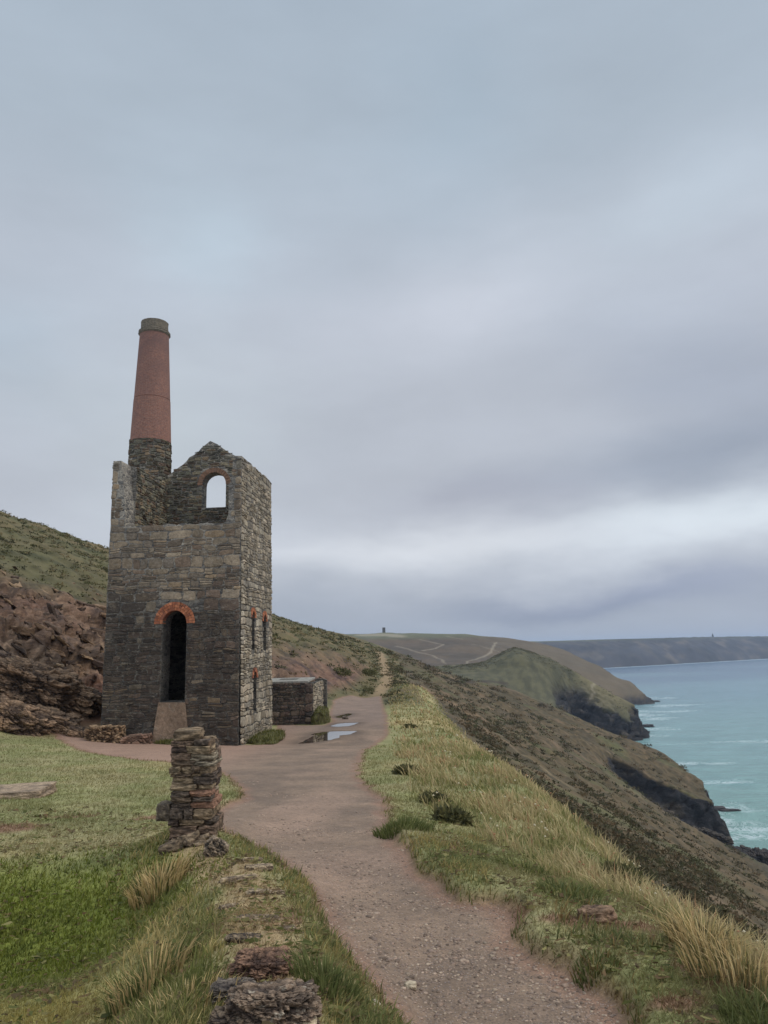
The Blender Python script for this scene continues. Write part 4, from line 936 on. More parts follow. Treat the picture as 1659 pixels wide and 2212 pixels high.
def pillar():
    root = empty('ruined_pillar', (-2.5, 9.75, float(gz(-2.5, 9.7)))); RO = root.location
    tag(root, 'broken upright stub of rubble wall standing on the grassy bank before the ruin', 'stone pillar')
    rg = random.Random(5); mb = MB(); z = -2.42
    zt_ = pix(400, 1578, 9.6)[2]
    courses = []; 
    pal = [(132, 114, 92), (112, 96, 80), (146, 128, 104), (98, 86, 76), (124, 104, 88), (88, 74, 66)]
    xl, xr, yf, yb = pix(367, 1700, 9.55)[0], pix(459, 1700, 9.55)[0], 9.58, 10.08
    k = 0
    while z < zt_-.02:
        h_ = rg.uniform(.03, .13)
        if z+h_ > zt_: h_ = max(.05, zt_-z)
        fr_t = (z+2.4)/1.5
        x0 = xl+rg.uniform(-.012, .012)-.015*fr_t; x1 = xr+rg.uniform(-.03, .015)-.03*max(0, fr_t-.6)
        if fr_t > .82: x1 = xr-.07
        if fr_t > .93: x1 = (xl+xr)/2+.01
        if fr_t < .25: x1 = xr+.03
        for (ya, yb2) in ((yf, 9.85), (9.85, yb)):
            x = x0
            while x < x1-.03:
                w2 = rg.uniform(.10, .36)
                if x1-(x+w2) < .1: w2 = x1-x
                xa, xb = x, min(x+w2, x1); hk = h_*rg.uniform(.8, 1.1)
                top_cut = fr_t > .86 and (xa+xb)/2 > (xl+xr)/2-.02 and fr_t < .93
                if not top_cut or rg.random() < .3:
                    cl = rg.choice(pal); c2 = tuple(v*.62 for v in cl)
                    if .36 < fr_t < .50 and (xa+xb)/2 > (xl+xr)/2-.05 and rg.random() < .6: cl = (148, 114, 94); c2 = (112, 86, 72)
                    if rg.random() < .04: cl = (142, 132, 114)
                    dep_ = rg.uniform(-.03, .025)
                    V, Fs, c = rockmesh((xb-xa)*.93, (yb2-ya)*.95, hk*.98, rg.uniform(0, 60), 12, .13, .78, (cl, c2), 2.2, 1.6, (rg.uniform(-.06, .06), rg.uniform(-.07, .07), rg.uniform(-.08, .08)))
                    mb.add(V+np.array([(xa+xb)/2, (ya+yb2)/2+dep_, z+h_/2]), Fs, c)
                x += w2
        z += h_
    # mortar and earth core
    V, Fs, c = rockmesh(xr-xl-.07, yb-yf-.08, zt_+2.4-.12, 3, 12, .05, .9, ((104, 86, 68), (62, 52, 44)), 1, 3)
    mb.add(V+np.array([(xl+xr)/2-.01, (yf+yb)/2, (zt_-2.4)/2-.08]), Fs, c)
    # widening foot
    for i in range(16):
        sgn = rg.uniform(-.75, 1); xx = (xl+xr)/2+sgn*.30; zz = -2.30+rg.uniform(0, .18)*(1-abs(sgn))
        V, Fs, c = rockmesh(rg.uniform(.1, .24), rg.uniform(.1, .22), rg.uniform(.05, .12), i, 6, .14, .7, ((128, 112, 92), (72, 62, 54)), 1.6, 1.8, (rg.uniform(-.3, .3), rg.uniform(-.3, .3), 0))
        mb.add(V+np.array([xx, yf-.02+rg.uniform(-.1, .08), zz]), Fs, c)
    mb.build('rubble_stonework', M_ROCK, root, True, off=RO)
    m2 = MB(); V, Fs, c = rockmesh(.16, .2, .2, 9, 9, .14, .7, ((120, 108, 92), (70, 62, 56)), 1, 1.7); p = pix(357, 1752, 9.72)
    m2.add(V+p, Fs, c); m2.build('projecting_stone', M_ROCK, root, True, off=RO)
pillar()
BROWN = ((132, 108, 88), (82, 64, 54)); GREY = ((116, 106, 96), (58, 52, 50))
RG = 'stones along the grassy ridge'
rock_thing('boulder', 566, 2106, None, (.31, .24, .15), 2, 'reddish brown layered boulder sunk in the wall-top ridge above the dark one', 'boulder', RG, .35, cols=((138, 108, 88), (84, 64, 54)), amp=.2, strata=2, n=48, blk=.055)
rock_thing('boulder', 585, 2196, None, (.40, .24, .18), 6, 'largest dark grey boulder with pale specks at the bottom edge of the ridge', 'boulder', RG, .35, cols=((128, 110, 94), (74, 64, 58)), amp=.22, spec=(160, 150, 136), n=52, blk=.05)
rock_thing('boulder', 505, 2150, None, (.2, .16, .09), 8, 'small dark stone half hidden in dry grass left of the dark boulder', 'boulder', RG, .4, cols=GREY, n=30, blk=.04)
rock_thing('boulder', 500, 2222, None, (.2, .16, .1), 9, 'brown speckled stone cut off by the lower edge under the dark boulder', 'boulder', RG, .4, cols=((128, 110, 92), (70, 60, 54)), n=36, blk=.04)
rock_thing('boulder', 640, 2214, None, (.17, .13, .06), 12, 'smooth pale flat stone below the dark lichened boulder', 'boulder', RG, .35, cols=((176, 162, 138), (146, 132, 110)), amp=.12)
rock_thing('boulder', 466, 1845, None, (.22, .2, .2), 15, 'jagged pale and black stone leaning at the foot of the rubble pillar', 'boulder', RG, .3, cols=((146, 130, 112), (60, 54, 50)), amp=.24, strata=2.5, tilt=(0, .6, .2), fr_=1.5, n=40, blk=.06)
rock_thing('boulder', 438, 1700, 9.75, (.26, .3, .11), 16, 'pale loose stone lying on top of the rubble pillar at its right side', 'boulder', RG, .3, cols=((150, 136, 112), (84, 74, 62)), amp=.2, n=30, blk=.05) if False else None
FLAT = [(560, 1878, (.26, .12, .05), 17, 'pale broken slate at the right side of the ridge top past the pillar stone', .5), (515, 1902, (.34, .07, .05), 19, 'narrow slanting slate flush with the trodden ridge top', .6),
        (528, 2032, (.22, .09, .05), 21, 'thin dark edged stone halfway along the trodden ridge', .2), (575, 1930, (.3, .1, .03), 22, 'bleached flat stone crossing the middle of the ridge top', .1),
        (545, 1862, (.2, .08, .05), 24, 'short grey slate closest behind the jagged pillar stone', .4), (500, 1960, (.2, .06, .03), 26, 'sliver of stone at the left rim of the trodden ridge', .7),
        (612, 2010, (.16, .08, .03), 28, 'small tan flat stone on the path side of the ridge', .3), (560, 1985, (.3, .1, .025), 29, 'wide worn stone barely showing in the bare ridge earth', .15)]
for px, py, sz, sd_, lab, rz_ in FLAT:
    rock_thing('flat_stone', px, py, None, sz, sd_, lab, 'flat stone', RG, .3, cols=((166, 148, 122), (112, 98, 84)) if sd_ != 21 else ((140, 124, 104), (66, 58, 52)), amp=.12, strata=3, tilt=(.05, .08, rz_), n=24, blk=.04)
rock_thing('foundation_block', 228, 1603, 34.0, (1.45, 1.1, .85), 23, 'squat brown conglomerate block on red earth left of the door', 'stone block', 'fallen blocks at the foot of the ruin', .25, cols=((150, 126, 100), (80, 64, 50)), amp=.08, box=.85, fr_=3, n=44, blk=.22)
rock_thing('foundation_block', 296, 1606, 33.8, (1.15, .9, .45), 25, 'low sloping red brown block beside the conglomerate block', 'stone block', 'fallen blocks at the foot of the ruin', .2, cols=((134, 108, 92), (100, 80, 68)), amp=.06, box=.85, tilt=(0, -.08, .2), n=40, blk=.35)
rock_thing('stone_slab', 20, 1722, 16.0, (1.5, 1.0, .22), 27, 'flat weathered stone slab lying on the short turf at the left', 'stone slab', None, .25, cols=((150, 132, 112), (116, 102, 88)), amp=.06, box=.9, tilt=(.02, -.02, .1))
rock_thing('boulder', 1292, 2012, 6.6, (.24, .16, .14), 29, 'brown stone poking out of the turf right of the path', 'boulder', None, .3, cols=BROWN)
rock_thing('loose_stone', 885, 2080, 5.45, (.07, .05, .04), 31, 'small pale stone on the grass verge beside the path', 'stone', None, .2, cols=((186, 172, 150), (150, 138, 120)), n=8)
rock_thing('loose_stone', 806, 2246*.99, 4.7, (.07, .05, .03), 33, 'small whitish stone at the left edge of the path', 'stone', None, .2, cols=((190, 180, 164), (160, 148, 132)), n=8)
# ledges of rock at the foot of the slope left of the ruin: the biggest outcrops as things of their own
for i, (px, py, y, sz, lab) in enumerate([
    (60, 1490, 40, (4.2, 3.2, 2.1), 'large tan overhanging rock ledge on the left slope'),
    (150, 1520, 38, (2.8, 2.2, 1.4), 'jutting brown rock nose low on the slope beside the ruin'),
    (30, 1568, 36, (3.0, 2.2, 1.7), 'knobbly dark rock mass at the bottom left of the slope'),
    (110, 1572, 35.5, (2.2, 1.6, 1.2), 'rounded broken rock lump behind the left lawn'),
    (185, 1590, 35.5, (1.5, 1.1, .5), 'low red brown rock step beside the left wall of the ruin')]):
    h_ = hit(px, py); rock_thing('rock_outcrop', px, py, h_[1] if h_ is not None else y, sz, 40+i*3, lab, 'rock outcrop', 'outcrops beside the ruin', .5, cols=((138, 114, 92), (78, 64, 54)), n=72, amp=.2, strata=2.0, fr_=1.7, tilt=(.1, .35, .2), blk=.55)
# sea rocks
def searock(px, py, size, seed, lab):
    d = ray(px, py); q = d*(-62/d[2]); Vr, Fr, c = rockmesh(*size, seed, cols=((70, 66, 66), (38, 36, 38)), amp=.3)
    o = mesh_obj('sea_rock', Vr, Fr, M_ROCK, None, c); o.location = (q[0], q[1], -62); tag(o, lab, 'sea rock', 'rocks in the surf')
searock(1545, 1748, (6, 4, 1.5), 50, 'largest dark wave-washed rock off the near headland')
searock(1575, 1751, (6, 2.5, .8), 51, 'long low dark rock awash seaward of the largest one')
searock(1385, 1583, (9, 5, 2.2), 52, 'small dark rock at the foot of the grey middle cliff')
searock(1400, 1585-15, (7, 5, 2.6), 53, 'dark rock beside the tip of the grey middle cliff')
searock(1413, 1516, (9, 6, 2), 54, 'low dark rock at the tip of the farther point')

Vr, Fr, c = rockmesh(11, 8, 8.2, 58, n=60, amp=.16, box=.8, cols=((66, 60, 56), (40, 37, 38)), strata=2, tilt=(.05, .12, .2), blk=1.6)
o = mesh_obj('sea_rock', Vr, Fr, M_ROCK, None, c, False); o.location = (98.5, 213.5, -60.2); tag(o, 'big square dark rock block jutting out below the nearest heath slope', 'sea rock', 'rocks in the surf')
Vr, Fr, c = rockmesh(9, 7, 6, 59, n=50, amp=.2, box=.7, cols=((74, 68, 62), (44, 41, 41)), strata=2, tilt=(.05, .3, .1), blk=1.3)
o = mesh_obj('rock_outcrop', Vr, Fr, M_ROCK, None, c, False); o.location = (84.5, 211, -53.0); tag(o, 'dark craggy outcrop at the cliff edge just above the square rock block', 'rock outcrop')
# ------------------------------------------------------------------ far landmarks
def block(mb, x0, x1, y0, y1, z0, z1, c, tx=0.0):
    mb.add([(x0, y0, z0), (x1, y0, z0), (x1, y1, z0), (x0, y1, z0), (x0+tx, y0+tx, z1), (x1-tx, y0+tx, z1), (x1-tx, y1-tx, z1), (x0+tx, y1-tx, z1)],
           [(0, 3, 2, 1), (4, 5, 6, 7), (0, 1, 5, 4), (1, 2, 6, 5), (2, 3, 7, 6), (3, 0, 4, 7)], c)
p = pix(829.3, 1366, 1003); zz = float(gz(p[0], 1003))
r_ = empty('hilltop_ruin', (p[0], 1003, zz)); tag(r_, 'tiny square mine ruin on the far hilltop skyline', 'ruin')
zt2 = pix(829.3, 1355.5, 1003)[2]
for nm, b in (('front_wall', (-2.1, 2.1, -2, -1.4)), ('back_wall', (-2.1, 2.1, 1.4, 2)), ('side_wall', (-2.1, -1.5, -1.4, 1.4)), ('side_wall', (1.5, 2.1, -1.4, 1.4))):
    mb = MB(); block(mb, b[0], b[1], b[2], b[3], -1, zt2-zz-(.6 if nm == 'back_wall' else 0), lin((84, 84, 82)), .12); mb.build(nm, M_STONE, r_)
_q = np.stack([HX, HY, HZ], -1).reshape(-1, 3); _c = _q@F; _u = CX+FPX*(_q@RV)/_c; _v = CY-FPX*(_q@UV)/_c; _k = np.nonzero(np.abs(_u-1543.5) < 5)[0]; _k = _k[np.argmin(_v[_k])]; p = _q[_k]; zz = float(p[2]); k_ = float(p[1])
r_ = empty('clifftop_monument', (p[0], k_, zz)); tag(r_, 'tiny dark tower standing on the far headland skyline', 'monument')
h_ = 6.5*k_/FPX
mb = MB(); block(mb, -2.6, 2.6, -2.6, 2.6, -2, h_*.6, lin((70, 72, 76)), .6); mb.build('base', M_STONE, r_)
mb = MB(); block(mb, -1.5, 1.5, -1.5, 1.5, h_*.6, h_, lin((70, 72, 76)), .7); mb.build('shaft', M_STONE, r_)

# ------------------------------------------------------------------ puddles
def puddles():
    M = Mat('rain_water', .02); M.b.inputs['Base Color'].default_value = (.045, .03, .022, 1); M.b.inputs['Specular IOR Level'].default_value = 1.0; M.b.inputs['IOR'].default_value = 1.6
    n = M.noise(2.5, 3, .5); M.bump(n.outputs[0], .02, .01)
    data = [([(642, 1607), (660, 1598), (680, 1588), (668, 1586), (700, 1581), (722, 1580), (772, 1579), (757, 1586), (732, 1589), (735, 1593), (716, 1598), (690, 1602), (672, 1605)], 'largest rain puddle on the path mirroring the ruin wall'),
            ([(713, 1569), (725, 1564), (745, 1562), (775, 1561), (768, 1565), (750, 1569), (730, 1570)], 'long thin bright puddle just beyond the largest one'),
            ([(722, 1549), (735, 1545), (752, 1541), (762, 1542), (750, 1548), (735, 1551)], 'faint narrow puddle farther up the path')]
    for pts, lab in data:
        h_ = [hit(*p) for p in pts]; z = np.median([q[2] for q in h_])+.03
        P_ = []
        for a, b in zip(pts, pts[1:]+pts[:1]):
            for t in (0, .33, .66):
                d = ray(a[0]+(b[0]-a[0])*t, a[1]+(b[1]-a[1])*t); P_.append(d*(z/d[2]))
        P_ = np.array(P_); c = P_.mean(0)
        P_[:, :2] += .06*np.stack([pn(P_[:, 0]*3, P_[:, 1]*3), pn(P_[:, 0]*3, P_[:, 1]*3, 5.)], -1)
        o = mesh_obj('puddle', P_-c, [tuple(range(len(P_)))], M.m, None, None, False); o.location = c
        tag(o, lab, 'puddle', 'rain puddles on the path')
        # let the ground dip round the water so that only its rim shows
        yield P_, z
PUD = list(puddles())
me = terrain.data; co = np.empty(len(me.vertices)*3, np.float32); me.vertices.foreach_get('co', co); co = co.reshape(-1, 3)
ca_ = np.empty(len(me.vertices)*4, np.float32); me.color_attributes['Col'].data.foreach_get('color', ca_); ca_ = ca_.reshape(-1, 4)
for P_, z in PUD:
    c = P_.mean(0); m = np.nonzero((np.abs(co[:, 0]-c[0]) < 8) & (np.abs(co[:, 1]-c[1]) < 12))[0]
    d = sdist(P_[:, :2], co[m, 0].astype(float), co[m, 1].astype(float))
    k = ss(1.8, .0, d); target = np.where(d < -.04, z-.05, z+.006+.02*np.clip(d, 0, 1))
    co[m, 2] = co[m, 2]*(1-k)+target*k; ca_[m, :3] *= (1-.35*ss(.9, .0, d))[:, None]
me.vertices.foreach_set('co', co.ravel()); me.color_attributes['Col'].data.foreach_set('color', ca_.ravel()); me.update()
H = co[:, 2].reshape(NR, NC).astype(float)
o = rock_thing('loose_stone', 746, 1553.5, None, (.34, .25, .22), 60, 'dark stone standing beside the long thin puddle', 'stone', None, .2, cols=GREY, n=8)

# ------------------------------------------------------------------ vegetation
nrng = np.random.RandomState(3)
dRf = lambda x, y: samp(dR, x, y)
def blades(name, x, y, hgt, wid, c0, c1, lean=.35, seg=2, label=None, wind=(.5, -.1), z=None):
    """many blades as one mesh: base position, height, width, colour at foot and tip"""
    n = len(x); z = gz(x, y) if z is None else z; th = nrng.uniform(0, 2*np.pi, n); lx = nrng.normal(0, lean, n)+wind[0]*lean; ly = nrng.normal(0, lean, n)+wind[1]*lean
    wx, wy = np.cos(th)*wid/2, np.sin(th)*wid/2
    rows = []; cols = []
    lv = [0, .55, 1.0] if seg == 2 else [0, 1.0]
    for t in lv:
        bx = x+lx*hgt*t**1.8; by = y+ly*hgt*t**1.8; bz = z-.01+hgt*(t-.18*t*t*(lx*lx+ly*ly)); cc = c0*(1-t)+c1*t
        if t < 1:
            k = 1 if t == 0 else .75
            rows += [np.stack([bx-wx*k, by-wy*k, bz], -1), np.stack([bx+wx*k, by+wy*k, bz], -1)]; cols += [cc, cc]
        else: rows.append(np.stack([bx, by, bz], -1)); cols.append(cc)
    k = len(rows); Vb = np.stack(rows, 1).reshape(-1, 3); Cb = np.stack(cols, 1).reshape(-1, 3); b = np.arange(n)[:, None]*k
    if seg == 2: Fb = np.concatenate([b+np.array([[0, 1, 3]]), b+np.array([[0, 3, 2]]), b+np.array([[2, 3, 4]])])
    else: Fb = b+np.array([[0, 1, 2]])
    o = mesh_obj(name, Vb, Fb, M_BLADE, None, np.clip(Cb, .005, .7), False); return o
def scatter(n, y0, y1, s0=-.60, s1=.60):
    y = np.exp(nrng.uniform(math.log(y0), math.log(y1), n)); return nrng.uniform(s0, s1, n)*y, y
Cflat = C
def gcol(x, y): return np.stack([samp(Cflat[..., k], x, y) for k in range(3)], -1)
def jit(c, a=.2): return c*nrng.uniform(1-a, 1+a, (len(c), 1))
# xt(y): inner limit of the tall pale grass on the bank at the right
tl = np.array([hit(*p)[:2] for p in [(1640, 2170), (1560, 2110), (1480, 2020), (1400, 1965), (1280, 1925), (1180, 1880), (1100, 1840), (1030, 1790), (960, 1760), (905, 1735), (868, 1660), (862, 1615), (845, 1585), (845, 1540), (838, 1505)]])
tl = tl[np.argsort(tl[:, 1])]
def xt(y): return np.interp(y, tl[:, 1], tl[:, 0])
def dpath(x, y): return samp(dP, x, y)
def tallw(x, y):
    w_ = ss(-.25, .35, x-xt(y)+.35*pn(x*1.3, y*1.3))*ss(5.6, 4.4, x)*ss(4.6, 5.6, y)*ss(100, 80, y)
    cl = fbm(x*.9, y*.9, 3, 3); return w_*(.10+.9*ss(-.2, .25, cl))
x, y = scatter(300000, 3.0, 34)
m = (dpath(x, y) > .03) & (x < 5.6) & ~((np.abs(x-OX-3) < 4) & (y > 33.3)) & (samp(HILL, x, y) < .3)
x, y = x[m], y[m]; m = nrng.rand(len(x)) < .5+.5*ss(.2, .4, dRf(x, y)); x, y = x[m], y[m]; c = gcol(x, y); tw = tallw(x, y)
h = (.035+.045*nrng.rand(len(x)))*(1+.9*ss(-.1, .4, fbm(x*1.1, y*1.1, 8, 3)))*np.clip(y/14, .8, 1.0)
grn = ss(-.2, .3, fbm(x*1.7, y*1.7, 4, 3))[:, None]
c1 = jit(c*(1.0-.1*grn)*np.array([[1.12, 1.10, .98]]), .3)
tag(blades('short_turf', x, y, h, .005+.0007*y, c*.9, c1, .7, 1), kind='stuff')
# tall pale grass: crest of the bank
x, y = scatter(150000, 4.6, 95, .0, .62); m = nrng.rand(len(x)) < tallw(x, y); x, y = x[m], y[m]
pale = np.array([lin((184, 168, 128)), lin((162, 150, 110)), lin((140, 138, 90)), lin((112, 122, 72)), lin((170, 136, 104))])
clump = fbm(x*.55, y*.55, 11, 3)+.22*nrng.randn(len(x)); ki = np.clip(np.digitize(clump, [-.22, .02, .25, .58]), 0, 4); ki = np.array([3, 2, 1, 0, 4])[ki]
h = (.07+.19*nrng.rand(len(x)))*(.75+.6*ss(-.2, .3, clump))*np.clip(1-.0*y, .5, 1)
tag(blades('tall_dry_grass', x, y, h, .005+.0014*y, jit(pale[ki]*.75), jit(pale[ki]*1.12), .45, 2, wind=(-.5, -.2)), kind='stuff')
# verge between the ridge and the path, ridge flank on the left, foot of the ruin, far bank of hollow
def band(n, y0, y1, s0, s1, fn, hrange, colset, name, lean=.4, wid=.005):
    x, y = scatter(n, y0, y1, s0, s1); m = nrng.rand(len(x)) < fn(x, y); x, y = x[m], y[m]
    cs = np.array([lin(c) for c in colset]); q = fbm(x*1.2, y*1.2, 15, 3)+.25*nrng.randn(len(x)); ki = np.clip(((q+.5)*len(cs)).astype(int), 0, len(cs)-1)
    h = hrange[0]+(hrange[1]-hrange[0])*nrng.rand(len(x))**1.5
    tag(blades(name, x, y, h, wid+.001*y, jit(cs[ki]*.8), jit(cs[ki]*1.12), lean, 2), kind='stuff')
band(70000, 3.0, 11, -.45, .05, lambda x, y: ss(.22, .38, dRf(x, y))*ss(1.1, .6, dRf(x, y))*(x < np.interp(y, ridge[:, 1], ridge[:, 0]))*(.45+.55*ss(-.2, .3, fbm(x*2, y*2, 1, 2))), (.03, .13), [(100, 118, 62), (120, 128, 72), (152, 142, 92), (184, 166, 116)], 'ridge_grass')
band(60000, 3.0, 11, -.3, .12, lambda x, y: ss(.22, .42, dRf(x, y))*(x > np.interp(y, ridge[:, 1], ridge[:, 0]))*ss(.0, .1, dpath(x, y))*(.3+.7*ss(-.1, .3, fbm(x*1.5, y*1.5, 2, 2))), (.03, .11), [(104, 122, 72), (112, 130, 76), (150, 142, 94), (158, 142, 92)], 'verge_grass')
band(30000, 3.0, 30, -.3, .5, lambda x, y: ss(.16, .05, dpath(x, y))*ss(-.02, .02, dpath(x, y))*(x < 5), (.04, .13), [(84, 104, 56), (110, 118, 68), (132, 120, 76)], 'path_edge_grass')
band(45000, 5.5, 11.5, -.62, -.15, lambda x, y: samp(hol, x, y)*.9, (.03, .09), [(80, 122, 34), (96, 132, 42), (122, 138, 60), (70, 104, 36)], 'hollow_grass')
band(22000, 2.6, 8, .2, .62, lambda x, y: ss(.05, .3, dpath(x, y))*(x > .5)*(x < 4.2)*ss(.0, .3, fbm(x*1.6, y*1.6, 22, 3)), (.05, .15), [(84, 108, 60), (104, 124, 76), (132, 126, 84), (140, 118, 78)], 'bank_grass')

def cover(n, y0, y1, s0, s1, fn, cols, name, sz=.014, lift=.05):
    x, y = scatter(n, y0, y1, s0, s1); m = nrng.rand(n) < fn(x, y); x, y = x[m], y[m]; k = len(x)
    c = np.stack([x, y, gz(x, y)+nrng.uniform(0, lift, k)], -1); a = nrng.normal(size=(k, 3))*np.array([1, 1, .35]); b = nrng.normal(size=(k, 3))*np.array([1, 1, .35]); l = ((sz+.0012*y)*nrng.uniform(.5, 1.5, k))[:, None]
    V = np.stack([c-a*l*.5, c+a*l*.5, c+b*l, c+(b+a)*l*.6], 1).reshape(-1, 3); q = np.arange(k)[:, None]*4; cs = np.array([lin(c_) for c_ in cols])
    ki = np.clip(((fbm(x*2.2, y*2.2, 70, 3)+.5+.25*nrng.randn(k))*len(cs)).astype(int), 0, len(cs)-1)
    tag(mesh_obj(name, V, np.concatenate([q+np.array([[0, 1, 2]]), q+np.array([[1, 3, 2]])]), M_BLADE, None, np.repeat(jit(cs[ki], .25), 4, 0), False), kind='stuff')
cover(90000, 2.8, 14, -.62, .6, lambda x, y: ss(.02, .12, dpath(x, y))*(x < 4.5)*(.15+.85*ss(-.1, .25, fbm(x*1.3, y*1.3, 71, 3))), [(74, 92, 44), (96, 108, 58), (128, 122, 80), (112, 92, 66), (90, 78, 56)], 'ground_cover')
# white and orange flower heads in the tall grass
def flowers():
    x, y = scatter(5200, 6, 40, .05, .6); q = fbm(x*.8, y*.8, 31, 3); m = (nrng.rand(len(x)) < tallw(x, y)*ss(.1, .35, q)); x, y = x[m], y[m]; n = len(x)
    z = gz(x, y)+nrng.uniform(.12, .26, n); s = .009+.0012*y; V = []; 
    cs = np.array([lin((206, 198, 176)), lin((172, 132, 100)), lin((204, 196, 170))])[nrng.randint(0, 3, n)]
    off = np.array([(1, 0, 0), (0, 1, 0), (-1, 0, 0), (0, -1, 0), (0, 0, .8), (0, 0, -.5)])
    V = (np.stack([x, y, z], -1)[:, None]+off[None]*s[:, None, None]).reshape(-1, 3); b = np.arange(n)[:, None]*6
    Fb = np.concatenate([b+np.array([f_]) for f_ in ((0, 1, 4), (1, 2, 4), (2, 3, 4), (3, 0, 4), (1, 0, 5), (2, 1, 5), (3, 2, 5), (0, 3, 5))])
    tag(mesh_obj('wildflowers', V, Fb, M_BLADE, None, np.repeat(cs, 6, 0), False), kind='stuff')
flowers()

# scrub: many small leafy clumps; seaward heather slope and hill
def clumps(name, n, y0, y1, s0, s1, fn, rad_, cols, leafs=26, flat=.55):
    x, y = scatter(n, y0, y1, s0, s1); m = nrng.rand(n) < fn(x, y); x, y = x[m], y[m]; k = len(x); x, y, z = onground(x, y)
    r = rad_(y)*nrng.uniform(.5, 1.3, k); cs = np.array([lin(c) for c in cols])[nrng.randint(0, len(cols), k)]*nrng.uniform(.75, 1.2, (k, 1))
    d = nrng.normal(size=(k, leafs, 3)); d /= np.linalg.norm(d, axis=2)[..., None]; d[..., 2] = np.abs(d[..., 2])
    p = np.stack([x, y, z], -1)[:, None]+d*r[:, None, None]*nrng.uniform(.55, 1, (k, leafs, 1))*np.array([1.3, 1.0, flat]); 
    a = nrng.normal(size=(k, leafs, 3)); b = nrng.normal(size=(k, leafs, 3)); l = (r*(.30 if leafs < 20 else .20))[:, None, None]
    V = np.stack([p-a*l*.6, p+a*l*.6, p+b*l], 2).reshape(-1, 3); Fb = np.arange(len(V)).reshape(-1, 3)
    C_ = np.repeat((cs[:, None]*nrng.uniform(.7, 1.3, (k, leafs, 1))).reshape(-1, 3), 3, 0)
    tag(mesh_obj(name, V, Fb, M_SCRUB, None, C_, False), kind='stuff')
def slopew(x, y): return np.maximum(ss(5.0, 7.5, x), ss(86, 100, y)*ss(.5, 2, x+1.5))*(samp(CLIFF, x, y) < .2)*(y < 300)*(.10+.9*ss(-.15, .3, fbm(x*.10, y*.05, 40, 4)))*(gz(x, y) > -57)
clumps('heather', 15000, 12, 298, -.02, .60, slopew, lambda y: .16+.0046*y, [(78, 74, 54), (92, 82, 62), (70, 66, 50), (98, 84, 64), (80, 82, 58)], 30, .38)
clumps('knoll_scrub', 5000, 496, 545, .02, .34, lambda x, y: (samp(CLIFF, x, y) < .15)*(gz(x, y) > -55)*(.1+.9*ss(-.1, .3, fbm(x*.04, y*.04, 90, 4))), lambda y: 1.1+0*y, [(94, 90, 68), (104, 98, 74), (88, 88, 64)], 22, .3)
def hillw(x, y): return np.maximum(samp(HILL, x, y), ss(60, 66, y)*ss(.1, .6, dpath(x, y))*(x < 3)*(samp(dT, x, y) > .7))*(1-.8*samp(SCREE, x, y))*(samp(ROCKY, x, y) < .5)*(.3+.7*ss(-.2, .3, fbm(x*.2, y*.2, 44, 3)))
clumps('hillside_scrub', 12000, 40, 280, -.62, .02, hillw, lambda y: .14+.0036*y, [(74, 78, 48), (96, 94, 62), (62, 64, 42), (104, 92, 64)], 24, .38)
def screew(x, y): return samp(SCREE, x, y)*.8
